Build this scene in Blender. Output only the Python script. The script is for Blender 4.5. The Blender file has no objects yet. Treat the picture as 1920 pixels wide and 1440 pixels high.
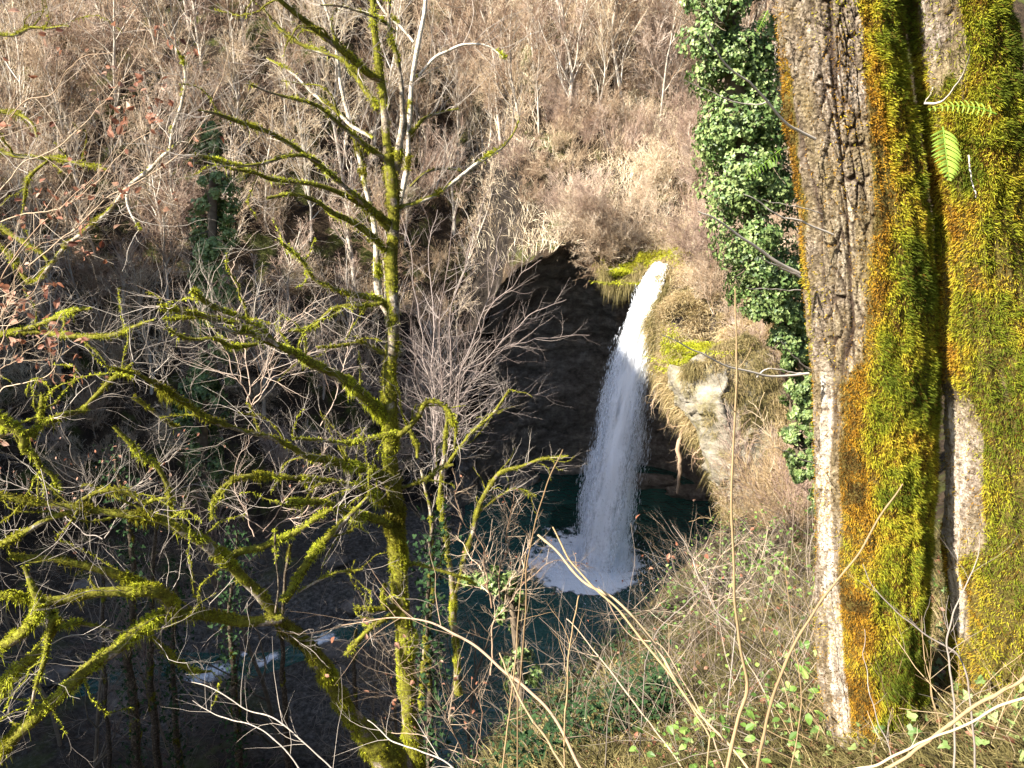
import bpy, math, random
import numpy as np
from mathutils import Vector, Matrix

SC = bpy.context.scene
COL = SC.collection
RNG = np.random.default_rng(7)
random.seed(7)

# ------------------------------------------------------------------ camera
PITCH = math.radians(-18.0)
FPX = 1493.0
cam_d = bpy.data.cameras.new('camera')
cam_d.sensor_width = 36.0
cam_d.lens = 36.0 * FPX / 1920.0
cam_d.clip_start = 0.05
cam_d.clip_end = 2000.0
cam = bpy.data.objects.new('camera', cam_d)
cam.rotation_euler = (math.radians(90) + PITCH, 0, 0)
COL.objects.link(cam)
SC.camera = cam

# ------------------------------------------------------------------ light
SUN_AZ = math.radians(60.0)      # from straight behind the camera towards its left
SUN_EL = math.radians(36.0)
TO_SUN = Vector((-math.sin(SUN_AZ) * math.cos(SUN_EL), -math.cos(SUN_AZ) * math.cos(SUN_EL), math.sin(SUN_EL)))
world = bpy.data.worlds.new("World")
SC.world = world
world.use_nodes = True
wn = world.node_tree
bg = wn.nodes['Background']
sky = wn.nodes.new('ShaderNodeTexSky')
sky.sky_type = 'NISHITA'
sky.sun_disc = False
sky.sun_elevation = SUN_EL
sky.sun_rotation = math.radians(180) + SUN_AZ
wn.links.new(sky.outputs[0], bg.inputs[0])
bg.inputs[1].default_value = 0.075
sun_d = bpy.data.lights.new('sun', 'SUN')
sun_d.energy = 5.0
sun_d.angle = math.radians(0.5)
sun_d.color = (1.0, 0.93, 0.82)
sun = bpy.data.objects.new('sun', sun_d)
sun.rotation_euler = TO_SUN.to_track_quat('Z', 'Y').to_euler()
COL.objects.link(sun)
SC.view_settings.view_transform = 'Standard'
SC.view_settings.look = 'None'
SC.view_settings.gamma = 1.0
SC.view_settings.use_curve_mapping = False
SC.view_settings.exposure = 1.9
SC.render.engine = 'CYCLES'
SC.cycles.use_denoising = True
SC.cycles.max_bounces = 6
SC.cycles.transparent_max_bounces = 16
SC.cycles.caustics_reflective = False
SC.cycles.caustics_refractive = False

CP, SP = math.cos(PITCH), math.sin(-PITCH)

def ray(u, v):
    xc = (u - 960.0) / FPX
    yc = -(v - 720.0) / FPX
    return np.array([xc, CP + yc * SP, -SP + yc * CP])

def P(u, v, Y):                       # the point seen at photograph pixel u, v at ground distance Y
    d = ray(u, v)
    return d * (Y / d[1])

def PZ(u, v, z):
    d = ray(u, v)
    return d * (z / d[2])

def px_r(w, u, v, Y):                 # pixel width -> radius in metres at that point
    d = ray(u, v)
    return 0.5 * w / FPX * (Y / d[1])

# ------------------------------------------------------------------ noise
def _hash(ix, iy, iz, seed):
    h = (ix.astype(np.int64) * 374761393 + iy.astype(np.int64) * 668265263 + iz.astype(np.int64) * 2147483647 + seed * 1274126177) & 0xFFFFFFFF
    h = ((h ^ (h >> 13)) * 1274126177) & 0xFFFFFFFF
    h = h ^ (h >> 16)
    return (h & 0xFFFF) / 32767.5 - 1.0

def noise3(p, seed=0):
    p = np.asarray(p, float)
    i = np.floor(p).astype(np.int64)
    f = p - i
    f = f * f * (3 - 2 * f)
    r = 0
    for dx in (0, 1):
        wx = f[..., 0] if dx else 1 - f[..., 0]
        for dy in (0, 1):
            wy = f[..., 1] if dy else 1 - f[..., 1]
            for dz in (0, 1):
                wz = f[..., 2] if dz else 1 - f[..., 2]
                r = r + wx * wy * wz * _hash(i[..., 0] + dx, i[..., 1] + dy, i[..., 2] + dz, seed)
    return r

def fbm(p, octv=4, seed=0, gain=0.5):
    r, a, s = 0, 1.0, 0
    p = np.asarray(p, float)
    for k in range(octv):
        r = r + a * noise3(p, seed + k * 17)
        s += a
        a *= gain
        p = p * 2.03 + 11.7
    return r / s

def sstep(a, b, x):
    t = np.clip((x - a) / (b - a), 0, 1)
    return t * t * (3 - 2 * t)

# ------------------------------------------------------------------ mesh helpers
class MB:
    """collects vertex / face arrays with a per-vertex tint and builds one mesh"""
    def __init__(self):
        self.v, self.q, self.t, self.c, self.n = [], [], [], [], 0
    def add(self, verts, quads=None, tris=None, tint=0.5):
        verts = np.asarray(verts, float).reshape(-1, 3)
        k = len(verts)
        self.v.append(verts)
        if quads is not None and len(quads): self.q.append(np.asarray(quads, np.int64).reshape(-1, 4) + self.n)
        if tris is not None and len(tris): self.t.append(np.asarray(tris, np.int64).reshape(-1, 3) + self.n)
        self.c.append(np.broadcast_to(np.asarray(tint, float), (k,)).astype(float))
        self.n += k
    def data(self):
        v = np.concatenate(self.v) if self.v else np.zeros((0, 3))
        q = np.concatenate(self.q) if self.q else np.zeros((0, 4), np.int64)
        t = np.concatenate(self.t) if self.t else np.zeros((0, 3), np.int64)
        c = np.concatenate(self.c) if self.c else np.zeros(0)
        return v, q, t, c
    def mesh(self, name, mat, smooth=True, origin=None, extra=None):
        v, q, t, c = self.data()
        if origin is not None: v = v - np.asarray(origin, float)
        me = bpy.data.meshes.new(name)
        nq, nt = len(q), len(t)
        me.vertices.add(len(v))
        me.vertices.foreach_set('co', v.astype(np.float32).ravel())
        me.loops.add(nq * 4 + nt * 3)
        me.loops.foreach_set('vertex_index', np.concatenate([q.ravel(), t.ravel()]).astype(np.int32))
        me.polygons.add(nq + nt)
        st = np.concatenate([np.arange(nq) * 4, nq * 4 + np.arange(nt) * 3]).astype(np.int32)
        me.polygons.foreach_set('loop_start', st)
        me.polygons.foreach_set('loop_total', np.concatenate([np.full(nq, 4), np.full(nt, 3)]).astype(np.int32))
        me.polygons.foreach_set('use_smooth', np.full(nq + nt, smooth))
        a = me.attributes.new('tint', 'FLOAT', 'POINT')
        a.data.foreach_set('value', c.astype(np.float32))
        if extra:
            for k, arr in extra.items():
                a = me.attributes.new(k, 'FLOAT', 'POINT')
                a.data.foreach_set('value', np.asarray(arr, np.float32))
        me.update(calc_edges=True)
        me.validate()
        if mat: me.materials.append(mat)
        return me
    def build(self, name, mat, parent=None, smooth=True, extra=None):
        me = self.mesh(name, mat, smooth, None, extra)
        o = bpy.data.objects.new(name, me)
        COL.objects.link(o)
        if parent is not None:
            o.parent = parent
            loc = parent.location if parent.type == 'EMPTY' else Vector((0, 0, 0))
            o.matrix_parent_inverse = Matrix.Translation(loc).inverted()
        return o

def grid_quads(n, m, wrap=False):
    i = np.arange(n - 1)[:, None] * m
    if wrap:
        j = np.arange(m)[None, :]
        j2 = (j + 1) % m
    else:
        j = np.arange(m - 1)[None, :]
        j2 = j + 1
    return np.stack([i + j, i + j2, i + m + j2, i + m + j], -1).reshape(-1, 4)

class Tubes:
    def __init__(self):
        self.b = {}
    def add(self, pts, rad, sides=3, tint=0.5):
        pts = np.asarray(pts, float)
        rad = np.broadcast_to(np.asarray(rad, float), (len(pts),))
        self.b.setdefault((len(pts), sides), []).append((pts, rad, tint))
    def into(self, mb):
        for (n, s), L in self.b.items():
            Pt = np.array([l[0] for l in L]); R = np.array([l[1] for l in L]); T = np.array([l[2] for l in L])
            m = len(L)
            tg = np.gradient(Pt, axis=1)
            tg /= np.linalg.norm(tg, axis=2, keepdims=True) + 1e-12
            mean = np.abs(tg.mean(1))
            ref = np.zeros((m, 3)); ref[np.arange(m), np.argmin(mean, 1)] = 1
            u = np.cross(tg, ref[:, None, :]); u /= np.linalg.norm(u, axis=2, keepdims=True) + 1e-12
            w = np.cross(tg, u)
            ang = np.arange(s) / s * 2 * np.pi
            ring = Pt[:, :, None, :] + R[:, :, None, None] * (np.cos(ang)[None, None, :, None] * u[:, :, None, :] + np.sin(ang)[None, None, :, None] * w[:, :, None, :])
            q = grid_quads(n, s, True)
            Q = q[None] + (np.arange(m) * n * s)[:, None, None]
            mb.add(ring.reshape(-1, 3), Q.reshape(-1, 4), None, np.repeat(T, n * s))
        self.b = {}
        return mb

def resample(pts, n):
    """Catmull-Rom through pts (rows of any width) resampled to n rows by arc length"""
    p = np.asarray(pts, float)
    if len(p) == 2:
        t = np.linspace(0, 1, n)[:, None]
        return p[0] * (1 - t) + p[1] * t
    e = np.vstack([2 * p[0] - p[1], p, 2 * p[-1] - p[-2]])
    out = []
    for i in range(1, len(e) - 2):
        t = np.linspace(0, 1, 12, endpoint=False)[:, None]
        a, b, c, d = e[i - 1], e[i], e[i + 1], e[i + 2]
        out.append(0.5 * ((2 * b) + (-a + c) * t + (2 * a - 5 * b + 4 * c - d) * t ** 2 + (-a + 3 * b - 3 * c + d) * t ** 3))
    out.append(e[-2][None])
    o = np.vstack(out)
    s = np.concatenate([[0], np.cumsum(np.linalg.norm(np.diff(o[:, :3], axis=0), axis=1))])
    q = np.linspace(0, s[-1], n)
    return np.stack([np.interp(q, s, o[:, k]) for k in range(o.shape[1])], 1)

def unit(v):
    v = np.asarray(v, float)
    return v / (np.linalg.norm(v, axis=-1, keepdims=True) + 1e-12)

def blades(mb, base, direc, length, width, droop=0.3, tint=0.5, rng=RNG, side=None):
    """small bent leaf-like blades: one quad and one triangle each"""
    base = np.asarray(base, float); n = len(base)
    if n == 0: return
    d = unit(direc)
    r = rng.normal(size=(n, 3)) if side is None else side
    s = unit(np.cross(d, r))
    L = np.broadcast_to(length, (n,))[:, None]; W = np.broadcast_to(width, (n,))[:, None]
    g = np.array([0, 0, -1.0])
    mid = base + d * L * 0.55 + g * L * droop * 0.25
    tip = base + d * L + g * L * droop
    v = np.stack([base - s * W * 0.35, base + s * W * 0.35, mid + s * W * 0.5, mid - s * W * 0.5, tip], 1)
    o = np.arange(n)[:, None] * 5
    mb.add(v.reshape(-1, 3), o + np.array([0, 1, 2, 3]), o + np.array([3, 2, 4]), np.repeat(np.broadcast_to(tint, (n,)), 5))

def leaves(mb, pos, nrm, size, shape='ivy', tint=0.5, rng=RNG, fold=0.25):
    """flat lobed leaves, a fan round the leaf's middle rib"""
    pos = np.asarray(pos, float); n = len(pos)
    if n == 0: return
    nn = unit(nrm)
    a = unit(np.cross(nn, rng.normal(size=(n, 3))))
    b = np.cross(nn, a)
    if shape == 'ivy':
        out = np.array([(0, 0), (-.32, -.12), (-.52, .22), (-.26, .34), (-.22, .62), (0, 1.0), (.22, .62), (.26, .34), (.52, .22), (.32, -.12)])
    elif shape == 'tiny':
        out = np.array([(0, 0), (-.38, .4), (0, 1.0), (.38, .4)])
    else:
        out = np.array([(0, 0), (-.26, .22), (-.33, .5), (-.18, .82), (0, 1.05), (.18, .82), (.33, .5), (.26, .22)])
    k = len(out)
    S = np.broadcast_to(size, (n,))[:, None, None]
    z = np.abs(out[:, 0])[None, :, None] * fold + 0 * S
    curl = (out[:, 1] ** 2)[None, :, None] * rng.uniform(-.35, .1, (n, 1, 1))
    pts = pos[:, None, :] + S * (out[None, :, 0:1] * a[:, None, :] + out[None, :, 1:2] * b[:, None, :] + (z + curl) * nn[:, None, :])
    ctr = pos + S[:, 0] * 0.45 * b
    v = np.concatenate([pts, ctr[:, None, :]], 1)
    f = np.array([(i, (i + 1) % k, k) for i in range(k)])
    o = (np.arange(n) * (k + 1))[:, None, None]
    mb.add(v.reshape(-1, 3), None, (f[None] + o).reshape(-1, 3), np.repeat(np.broadcast_to(tint, (n,)), k + 1))

def tag(o, label=None, cat=None, group=None, kind=None):
    if label: o['label'] = label
    if cat: o['category'] = cat
    if group: o['group'] = group
    if kind: o['kind'] = kind
    return o

def empty(name, loc, label, cat, group=None):
    o = bpy.data.objects.new(name, None)
    o.location = tuple(float(a) for a in loc)
    o.empty_display_size = 0.2
    COL.objects.link(o)
    return tag(o, label, cat, group)

# ------------------------------------------------------------------ materials
def nmat(name):
    m = bpy.data.materials.new(name)
    m.use_nodes = True
    nt = m.node_tree
    nt.nodes.clear()
    out = nt.nodes.new('ShaderNodeOutputMaterial')
    return m, nt, out

def N(nt, t, **kw):
    n = nt.nodes.new(t)
    for k, v in kw.items():
        if k.startswith('i_'):
            n.inputs[k[2:].replace('_', ' ')].default_value = v
        else:
            setattr(n, k, v)
    return n

def ramp(nt, fac, stops):
    r = nt.nodes.new('ShaderNodeValToRGB')
    e = r.color_ramp.elements
    while len(e) < len(stops): e.new(0.5)
    for i, (p, c) in enumerate(stops):
        e[i].position = p
        e[i].color = (c[0], c[1], c[2], 1)
    nt.links.new(fac, r.inputs[0])
    return r.outputs[0]

def attr(nt, name='tint'):
    a = nt.nodes.new('ShaderNodeAttribute')
    a.attribute_name = name
    return a.outputs['Fac']

def noise_n(nt, scale, detail=4, rough=0.55, vec=None):
    n = nt.nodes.new('ShaderNodeTexNoise')
    n.inputs['Scale'].default_value = scale
    n.inputs['Detail'].default_value = detail
    n.inputs['Roughness'].default_value = rough
    if vec is None:
        g = nt.nodes.new('ShaderNodeTexCoord'); vec = g.outputs['Object']
    nt.links.new(vec, n.inputs['Vector'])
    return n.outputs['Fac']

def mixc(nt, fac, a, b, mode='MIX'):
    m = nt.nodes.new('ShaderNodeMix')
    m.data_type = 'RGBA'; m.blend_type = mode
    for sock, val in ((m.inputs[0], fac), (m.inputs[6], a), (m.inputs[7], b)):
        if hasattr(val, 'links'): nt.links.new(val, sock)
        elif isinstance(val, (tuple, list)): sock.default_value = (val[0], val[1], val[2], 1)
        else: sock.default_value = val
    return m.outputs[2]

def mth(nt, op, a, b=None, clamp=False):
    m = nt.nodes.new('ShaderNodeMath'); m.operation = op; m.use_clamp = clamp
    for sock, val in ((m.inputs[0], a), (m.inputs[1], b)):
        if val is None: continue
        if hasattr(val, 'links'): nt.links.new(val, sock)
        else: sock.default_value = val
    return m.outputs[0]

def surf(nt, out, color, rough=0.8, spec=0.3, bump=None, bstr=0.4, bdist=0.01, transl=0.0):
    b = nt.nodes.new('ShaderNodeBsdfPrincipled')
    if hasattr(color, 'links'): nt.links.new(color, b.inputs['Base Color'])
    else: b.inputs['Base Color'].default_value = (*color, 1)
    if hasattr(rough, 'links'): nt.links.new(rough, b.inputs['Roughness'])
    else: b.inputs['Roughness'].default_value = rough
    b.inputs['Specular IOR Level'].default_value = spec
    if bump is not None:
        bp = nt.nodes.new('ShaderNodeBump')
        bp.inputs['Strength'].default_value = bstr
        bp.inputs['Distance'].default_value = bdist
        nt.links.new(bump, bp.inputs['Height'])
        nt.links.new(bp.outputs[0], b.inputs['Normal'])
    if transl > 0:
        t = nt.nodes.new('ShaderNodeBsdfTranslucent')
        if hasattr(color, 'links'): nt.links.new(color, t.inputs[0])
        else: t.inputs[0].default_value = (*color, 1)
        mx = nt.nodes.new('ShaderNodeMixShader')
        mx.inputs[0].default_value = transl
        nt.links.new(b.outputs[0], mx.inputs[1]); nt.links.new(t.outputs[0], mx.inputs[2])
        nt.links.new(mx.outputs[0], out.inputs[0])
    else:
        nt.links.new(b.outputs[0], out.inputs[0])
    return b

def tint_mat(name, stops, rough=0.8, spec=0.25, transl=0.0, nscale=None, bump=False, perobj=0.0):
    m, nt, out = nmat(name)
    f = attr(nt)
    if nscale:
        f = mth(nt, 'ADD', f, mth(nt, 'MULTIPLY', mth(nt, 'SUBTRACT', noise_n(nt, nscale), 0.5), 0.7), clamp=True)
    if perobj:
        oi = nt.nodes.new('ShaderNodeObjectInfo')
        f = mth(nt, 'ADD', f, mth(nt, 'MULTIPLY', mth(nt, 'SUBTRACT', oi.outputs['Random'], 0.5), perobj), clamp=True)
    c = ramp(nt, f, stops)
    surf(nt, out, c, rough, spec, noise_n(nt, 60) if bump else None, 0.5, 0.004, transl)
    return m

M = {}
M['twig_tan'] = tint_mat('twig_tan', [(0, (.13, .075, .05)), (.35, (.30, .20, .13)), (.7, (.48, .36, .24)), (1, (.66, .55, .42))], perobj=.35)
M['twig_pink'] = tint_mat('twig_pink', [(0, (.10, .06, .045)), (.4, (.30, .205, .155)), (.75, (.50, .38, .29)), (1, (.66, .55, .45))], perobj=.35)
M['twig_grey'] = tint_mat('twig_grey', [(0, (.08, .065, .055)), (.4, (.22, .185, .155)), (.8, (.42, .36, .30)), (1, (.58, .52, .44))])
M['twig_hazel'] = tint_mat('twig_hazel', [(0, (.05, .038, .032)), (.5, (.17, .13, .115)), (1, (.40, .34, .30))])
M['leaf_pale'] = tint_mat('leaf_pale', [(0, (.25, .14, .10)), (.5, (.48, .33, .26)), (1, (.66, .52, .43))], rough=.7, spec=.2, transl=.3)
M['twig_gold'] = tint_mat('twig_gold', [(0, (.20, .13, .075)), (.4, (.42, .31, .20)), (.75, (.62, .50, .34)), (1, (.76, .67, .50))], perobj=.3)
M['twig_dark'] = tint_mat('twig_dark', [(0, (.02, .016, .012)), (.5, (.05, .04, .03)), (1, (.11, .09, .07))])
M['straw'] = tint_mat('straw', [(0, (.12, .075, .04)), (.4, (.28, .19, .10)), (.75, (.44, .315, .17)), (1, (.62, .51, .34))], transl=.25)
M['bark_pale'] = tint_mat('bark_pale', [(0, (.05, .04, .03)), (.3, (.22, .18, .13)), (.55, (.42, .37, .30)), (1, (.68, .64, .56))], nscale=9, bump=True)
M['bark_brown'] = tint_mat('bark_brown', [(0, (.03, .022, .015)), (.4, (.12, .09, .06)), (.75, (.24, .19, .13)), (1, (.40, .34, .26))], nscale=9, bump=True)
M['moss'] = tint_mat('moss', [(0, (.025, .018, .005)), (.25, (.07, .055, .009)), (.5, (.24, .22, .018)), (.75, (.42, .44, .03)), (1, (.58, .62, .06))], rough=.9, spec=.1, transl=.3)
M['moss_bark'] = tint_mat('moss_bark', [(0, (.03, .025, .01)), (.35, (.08, .07, .014)), (.6, (.16, .16, .02)), (1, (.27, .30, .03))], rough=.95, spec=.05, nscale=26, bump=True)
M['leaf_ivy'] = tint_mat('leaf_ivy', [(0, (.02, .042, .010)), (.5, (.085, .15, .035)), (1, (.26, .33, .11))], rough=.5, spec=.5, transl=.15)
M['leaf_shade'] = tint_mat('leaf_shade', [(0, (.01, .022, .01)), (.5, (.022, .05, .018)), (1, (.05, .09, .03))], rough=.8, spec=.1, transl=.1)  # darker copy of the ivy leaf, gorge shade put into its colour
M['leaf_green'] = tint_mat('leaf_green', [(0, (.05, .10, .02)), (.5, (.16, .28, .05)), (1, (.36, .46, .12))], rough=.5, spec=.4, transl=.35)
M['leaf_rust'] = tint_mat('leaf_rust', [(0, (.11, .035, .02)), (.5, (.33, .14, .08)), (1, (.56, .36, .26))], rough=.6, spec=.3, transl=.35)
M['grass'] = tint_mat('grass', [(0, (.05, .04, .018)), (.3, (.14, .12, .04)), (.55, (.27, .22, .09)), (.8, (.46, .35, .18)), (1, (.64, .52, .32))], transl=.3)
M['fern'] = tint_mat('fern', [(0, (.03, .07, .01)), (.5, (.20, .34, .04)), (1, (.42, .60, .10))], rough=.5, spec=.35, transl=.4)

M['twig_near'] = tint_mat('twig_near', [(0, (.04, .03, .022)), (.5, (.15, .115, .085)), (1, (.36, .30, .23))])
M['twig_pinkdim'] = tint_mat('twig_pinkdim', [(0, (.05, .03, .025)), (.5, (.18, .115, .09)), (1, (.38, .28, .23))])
# ================================================================== terrain
ZW = -17.8                                   # water level
RIM = np.array([P(*a) for a in [(838, 900, 36.6), (860, 800, 36.6), (868, 720, 36.2), (900, 600, 35.8), (955, 520, 35.2), (1020, 482, 34.6), (1080, 470, 34.1), (1130, 492, 33.8),
                                (1180, 524, 33.5), (1215, 520, 33.4), (1240, 496, 33.2), (1256, 500, 32.7), (1242, 545, 31.6), (1226, 595, 30.6), (1230, 655, 29.4),
                                (1258, 722, 28.0), (1298, 800, 26.8), (1345, 885, 25.8), (1378, 940, 25.0), (1390, 985, 24.0)]])
BOT = np.array([PZ(*a, ZW - 0.6) for a in [(830, 1000), (860, 975), (885, 960), (905, 930), (945, 905), (985, 893), (1030, 886), (1075, 884), (1120, 884), (1165, 886),
                                           (1200, 890), (1235, 896), (1262, 905), (1285, 915), (1302, 925), (1318, 938), (1334, 955), (1350, 975), (1364, 1000), (1370, 1040)]])
RIMD = resample(RIM, 160)
_j = np.stack([fbm(np.stack([np.arange(160) / 6.5, np.zeros(160) + k_ * 9, np.zeros(160)], -1), 3, 15) for k_ in range(3)], -1)
RIMD = RIMD + _j * np.array([.55, .35, .75]) * np.where(np.arange(160) < 92, 1.0, .45)[:, None]
BOTD = resample(BOT, 160)
CL = np.array([(7.5, 30.5), (3.5, 30.5), (-2, 28.2), (-8, 26), (-15, 24.2), (-24, 22.5), (-60, 20)])
CW = np.array([5.5, 6.5, 5.6, 5.2, 5.2, 5.2, 5.0])

def seg_dist(x, y, pts):
    best = np.full(x.shape, 1e9); bt = np.zeros(x.shape)
    for i in range(len(pts) - 1):
        ax, ay = pts[i][:2]; bx, by = pts[i + 1][:2]
        dx, dy = bx - ax, by - ay
        t = np.clip(((x - ax) * dx + (y - ay) * dy) / (dx * dx + dy * dy), 0, 1)
        d = np.hypot(x - ax - t * dx, y - ay - t * dy)
        m = d < best
        best = np.where(m, d, best); bt = np.where(m, i + t, bt)
    return best, bt

GPOLY = [(p[0], p[1]) for p in RIMD] + [(9.5, 23.0), (5.0, 22.0), (-3.5, 24.0), (-4.2, 30.0), (RIMD[0][0] - .3, RIMD[0][1])]

def inside(x, y, poly=GPOLY):
    r = np.zeros(x.shape, bool)
    n = len(poly)
    for i in range(n):
        x1, y1 = poly[i]; x2, y2 = poly[(i + 1) % n]
        if y1 == y2: continue
        c = ((y1 > y) != (y2 > y)) & (x < (x2 - x1) * (y - y1) / (y2 - y1) + x1)
        r ^= c
    return r

def height(x, y, fine=True):
    x = np.asarray(x, float); y = np.asarray(y, float)
    d, bt = seg_dist(x, y, CL)
    w = np.interp(bt, range(len(CW)), CW)
    cy = np.interp(x, CL[::-1, 0], CL[::-1, 1])
    # near and right bank
    xe = np.interp(y, [-10, 0, 4, 8.5, 15, 20, 25.3], [-3.0, -.6, 0., 1.6, 4.4, 6.2, 7.9])
    ze = np.interp(y, [-30, 0, 4, 8.5, 15, 20, 25.3], [6, -1.95, -4.0, -5.8, -8.4, -10.6, -12.6])
    r = np.interp(y, [0, 4, 10, 25], [.62, .5, .5, .75])
    s = np.interp(y, [0, 8.5, 15], [.5, 1.1, 2.0])
    dx = x - xe
    up = np.where(dx < 8, r * dx, r * 8 + .35 * (dx - 8))
    south = np.where(dx > 0, ze + up, ze + s * dx)
    # far hillside
    far = -5.4 + .95 * (y - 35.5) - .02 * np.maximum(y - 60, 0) ** 1.3
    right = -6.2 + .62 * (x - 10)
    hill = np.maximum(far, np.where(x > 8, right, -99))
    carve = ZW - .5 + 1.55 * np.maximum(d - w, 0)
    k = sstep(1.0, -3.5, x)
    north = hill * (1 - k) + np.minimum(hill, carve) * k
    m = sstep(-1.5, 1.5, y - cy)
    rightmix = sstep(7.6, 9.5, x)
    wn_ = np.maximum(m, 0)
    z = np.where(y < 24.5, south, 0)
    t = sstep(24.0, 29.0, y)
    eastz = np.maximum(south * (1 - t) + np.maximum(right, -12.6 + .8 * np.maximum(x - 7, 0)) * t, np.where(y > 30, far, -99))
    z = np.where(x > xe, eastz, np.where(y > cy, north, south))
    # ground next to the cliff edge meets it
    rd, rt = seg_dist(x, y, RIMD)
    rz = np.interp(rt, range(len(RIMD)), RIMD[:, 2])
    ins = inside(x, y)
    b = sstep(4.5, 0.2, rd)
    hz = rz + .55 * rd
    z = np.where(ins, z, z * (1 - b) + hz * b)
    fl = ZW - .7 + .25 * fbm(np.stack([x * .5, y * .5, 0 * x], -1), 3, 5)
    z = np.where(ins & (y > 20), fl, z)
    chy = np.interp(x, [-60, -20, -13, -9, -5.5, -3, 2], [16, 19.5, 22.3, 23.6, 24.6, 26.0, 29]) + .5 * np.sin(x * .9)
    chn = sstep(1.6, .5, np.abs(y - chy)) * sstep(-40, -38, x)
    bed = ZW + .22 + .5 * fbm(np.stack([x * .35, y * .35, 0 * x], -1), 3, 6) + .035 * np.maximum(0, -x - 3) + .05 * np.abs(y - chy)
    bed = bed * (1 - chn) + (ZW - .12) * chn
    kk = sstep(-.5, -4.0, x)
    bed = bed * kk + fl * (1 - kk)
    z = np.maximum(z, np.where((d < w + 3), bed, fl - .3))
    # unseen ridge off to the left, shaped to shade the gorge
    rx, ry = x + 46, y - 4.5
    z = np.maximum(z, -19 + 52 * np.exp(-(ry / 19.) ** 2 / 2 - (rx / 12.) ** 2 / 2))
    if fine:
        pp = np.stack([x, y, 0 * x], -1)
        amp = np.where(ins, .05, 1) * np.clip((z - ZW + .3) / 3, .1, 1) * np.clip(rd / 1.5, .1, 1)
        z = z + amp * (.35 * fbm(pp * .35, 3, 3) + .12 * fbm(pp * 1.6, 3, 9)) * np.clip(np.hypot(x, y) / 6, .15, 1)
    return z

HX0, HY0, HST = -42.0, -4.0, .16
_hx, _hy = np.meshgrid(np.arange(HX0, 42, HST), np.arange(HY0, 78, HST))
HMAP = height(_hx, _hy)
_raw = height
def height(x, y, fine=True):
    x = np.asarray(x, float); y = np.asarray(y, float)
    a = np.clip((x - HX0) / HST, 0, HMAP.shape[1] - 1.01); b = np.clip((y - HY0) / HST, 0, HMAP.shape[0] - 1.01)
    i, j = a.astype(int), b.astype(int); fa, fb = a - i, b - j
    return (HMAP[j, i] * (1 - fa) + HMAP[j, i + 1] * fa) * (1 - fb) + (HMAP[j + 1, i] * (1 - fa) + HMAP[j + 1, i + 1] * fa) * fb

def hz(x, y):
    return float(height(np.array([x]), np.array([y]))[0])

def axis(segs):
    out = []
    for a, b, st in segs:
        out += list(np.arange(a, b, st))
    return np.array(out + [segs[-1][1]])

XS = axis([(-400, -80, 20), (-80, -34, 2.0), (-34, -22, .6), (-22, 16, .22), (16, 40, .7), (40, 80, 3), (80, 400, 20)])
YS = axis([(-300, -60, 15), (-60, -8, 1.5), (-8, 46, .22), (46, 70, .6), (70, 120, 3), (120, 500, 20)])
GX, GY = np.meshgrid(XS, YS)
GZ = _raw(GX, GY)
INS = inside(GX, GY)
V = np.stack([GX, GY, GZ], -1)
# snap the ground's edge onto the cliff rim
rd, rt = seg_dist(GX, GY, RIMD)
sn = (~INS) & (rd < .2)
for c in range(3):
    V[..., c] = np.where(sn, np.interp(rt, range(len(RIMD)), RIMD[:, c]), V[..., c])
ny, nx = GX.shape
Q = grid_quads(ny, nx)
zr = V[..., 2].reshape(-1)[Q]
insq = INS.reshape(-1)[Q].sum(1)
nearq = rd.reshape(-1)[Q].min(1) < .6
keep = ~((insq > 0) & (insq < 4) & (zr.max(1) - zr.min(1) > 1.6) & nearq)
mb = MB()
mb.add(V.reshape(-1, 3), Q[keep])

def ground_mat():
    m, nt, out = nmat('woodland_soil')
    g = N(nt, 'ShaderNodeNewGeometry')
    n1 = noise_n(nt, 1.3, 6, .65, g.outputs['Position'])
    n2 = noise_n(nt, 14, 5, .7, g.outputs['Position'])
    f = mth(nt, 'ADD', mth(nt, 'MULTIPLY', n1, .6), mth(nt, 'MULTIPLY', n2, .5))
    c = ramp(nt, f, [(.32, (.006, .0045, .003)), (.47, (.02, .014, .009)), (.6, (.055, .038, .023)), (.75, (.13, .09, .055))])
    mossf = ramp(nt, noise_n(nt, .7, 4, .6, g.outputs['Position']), [(.52, (0, 0, 0)), (.62, (1, 1, 1))])
    c = mixc(nt, mth(nt, 'MULTIPLY', mossf, .7), c, (.07, .085, .015))
    ste = N(nt, 'ShaderNodeSeparateXYZ'); nt.links.new(g.outputs['True Normal'], ste.inputs[0])
    sf = mth(nt, 'MULTIPLY', mth(nt, 'SUBTRACT', .60, mth(nt, 'ADD', ste.outputs[2], mth(nt, 'MULTIPLY', n1, .12))), 6.0, clamp=True)
    c = mixc(nt, sf, c, ramp(nt, noise_n(nt, 2.2, 6, .7, g.outputs['Position']), [(.38, (.008, .006, .005)), (.55, (.028, .022, .017)), (.70, (.07, .055, .042))]))  # dark shale on steep slopes, made darker to paint in their shade
    # grey shale and gravel at the bottom of the valley
    sp = N(nt, 'ShaderNodeSeparateXYZ'); nt.links.new(g.outputs['Position'], sp.inputs[0])
    low = mth(nt, 'MULTIPLY', mth(nt, 'SUBTRACT', -16.6, sp.outputs[2]), 1.2, clamp=True)
    gr = ramp(nt, noise_n(nt, 6, 6, .75, g.outputs['Position']), [(.35, (.026, .023, .019)), (.5, (.075, .068, .058)), (.66, (.18, .165, .145))])
    c = mixc(nt, low, c, gr)
    surf(nt, out, c, .92, .15, n2, 1.0, .08)
    return m
gm = ground_mat()
tag(mb.build('ground', gm), kind='structure')

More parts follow.
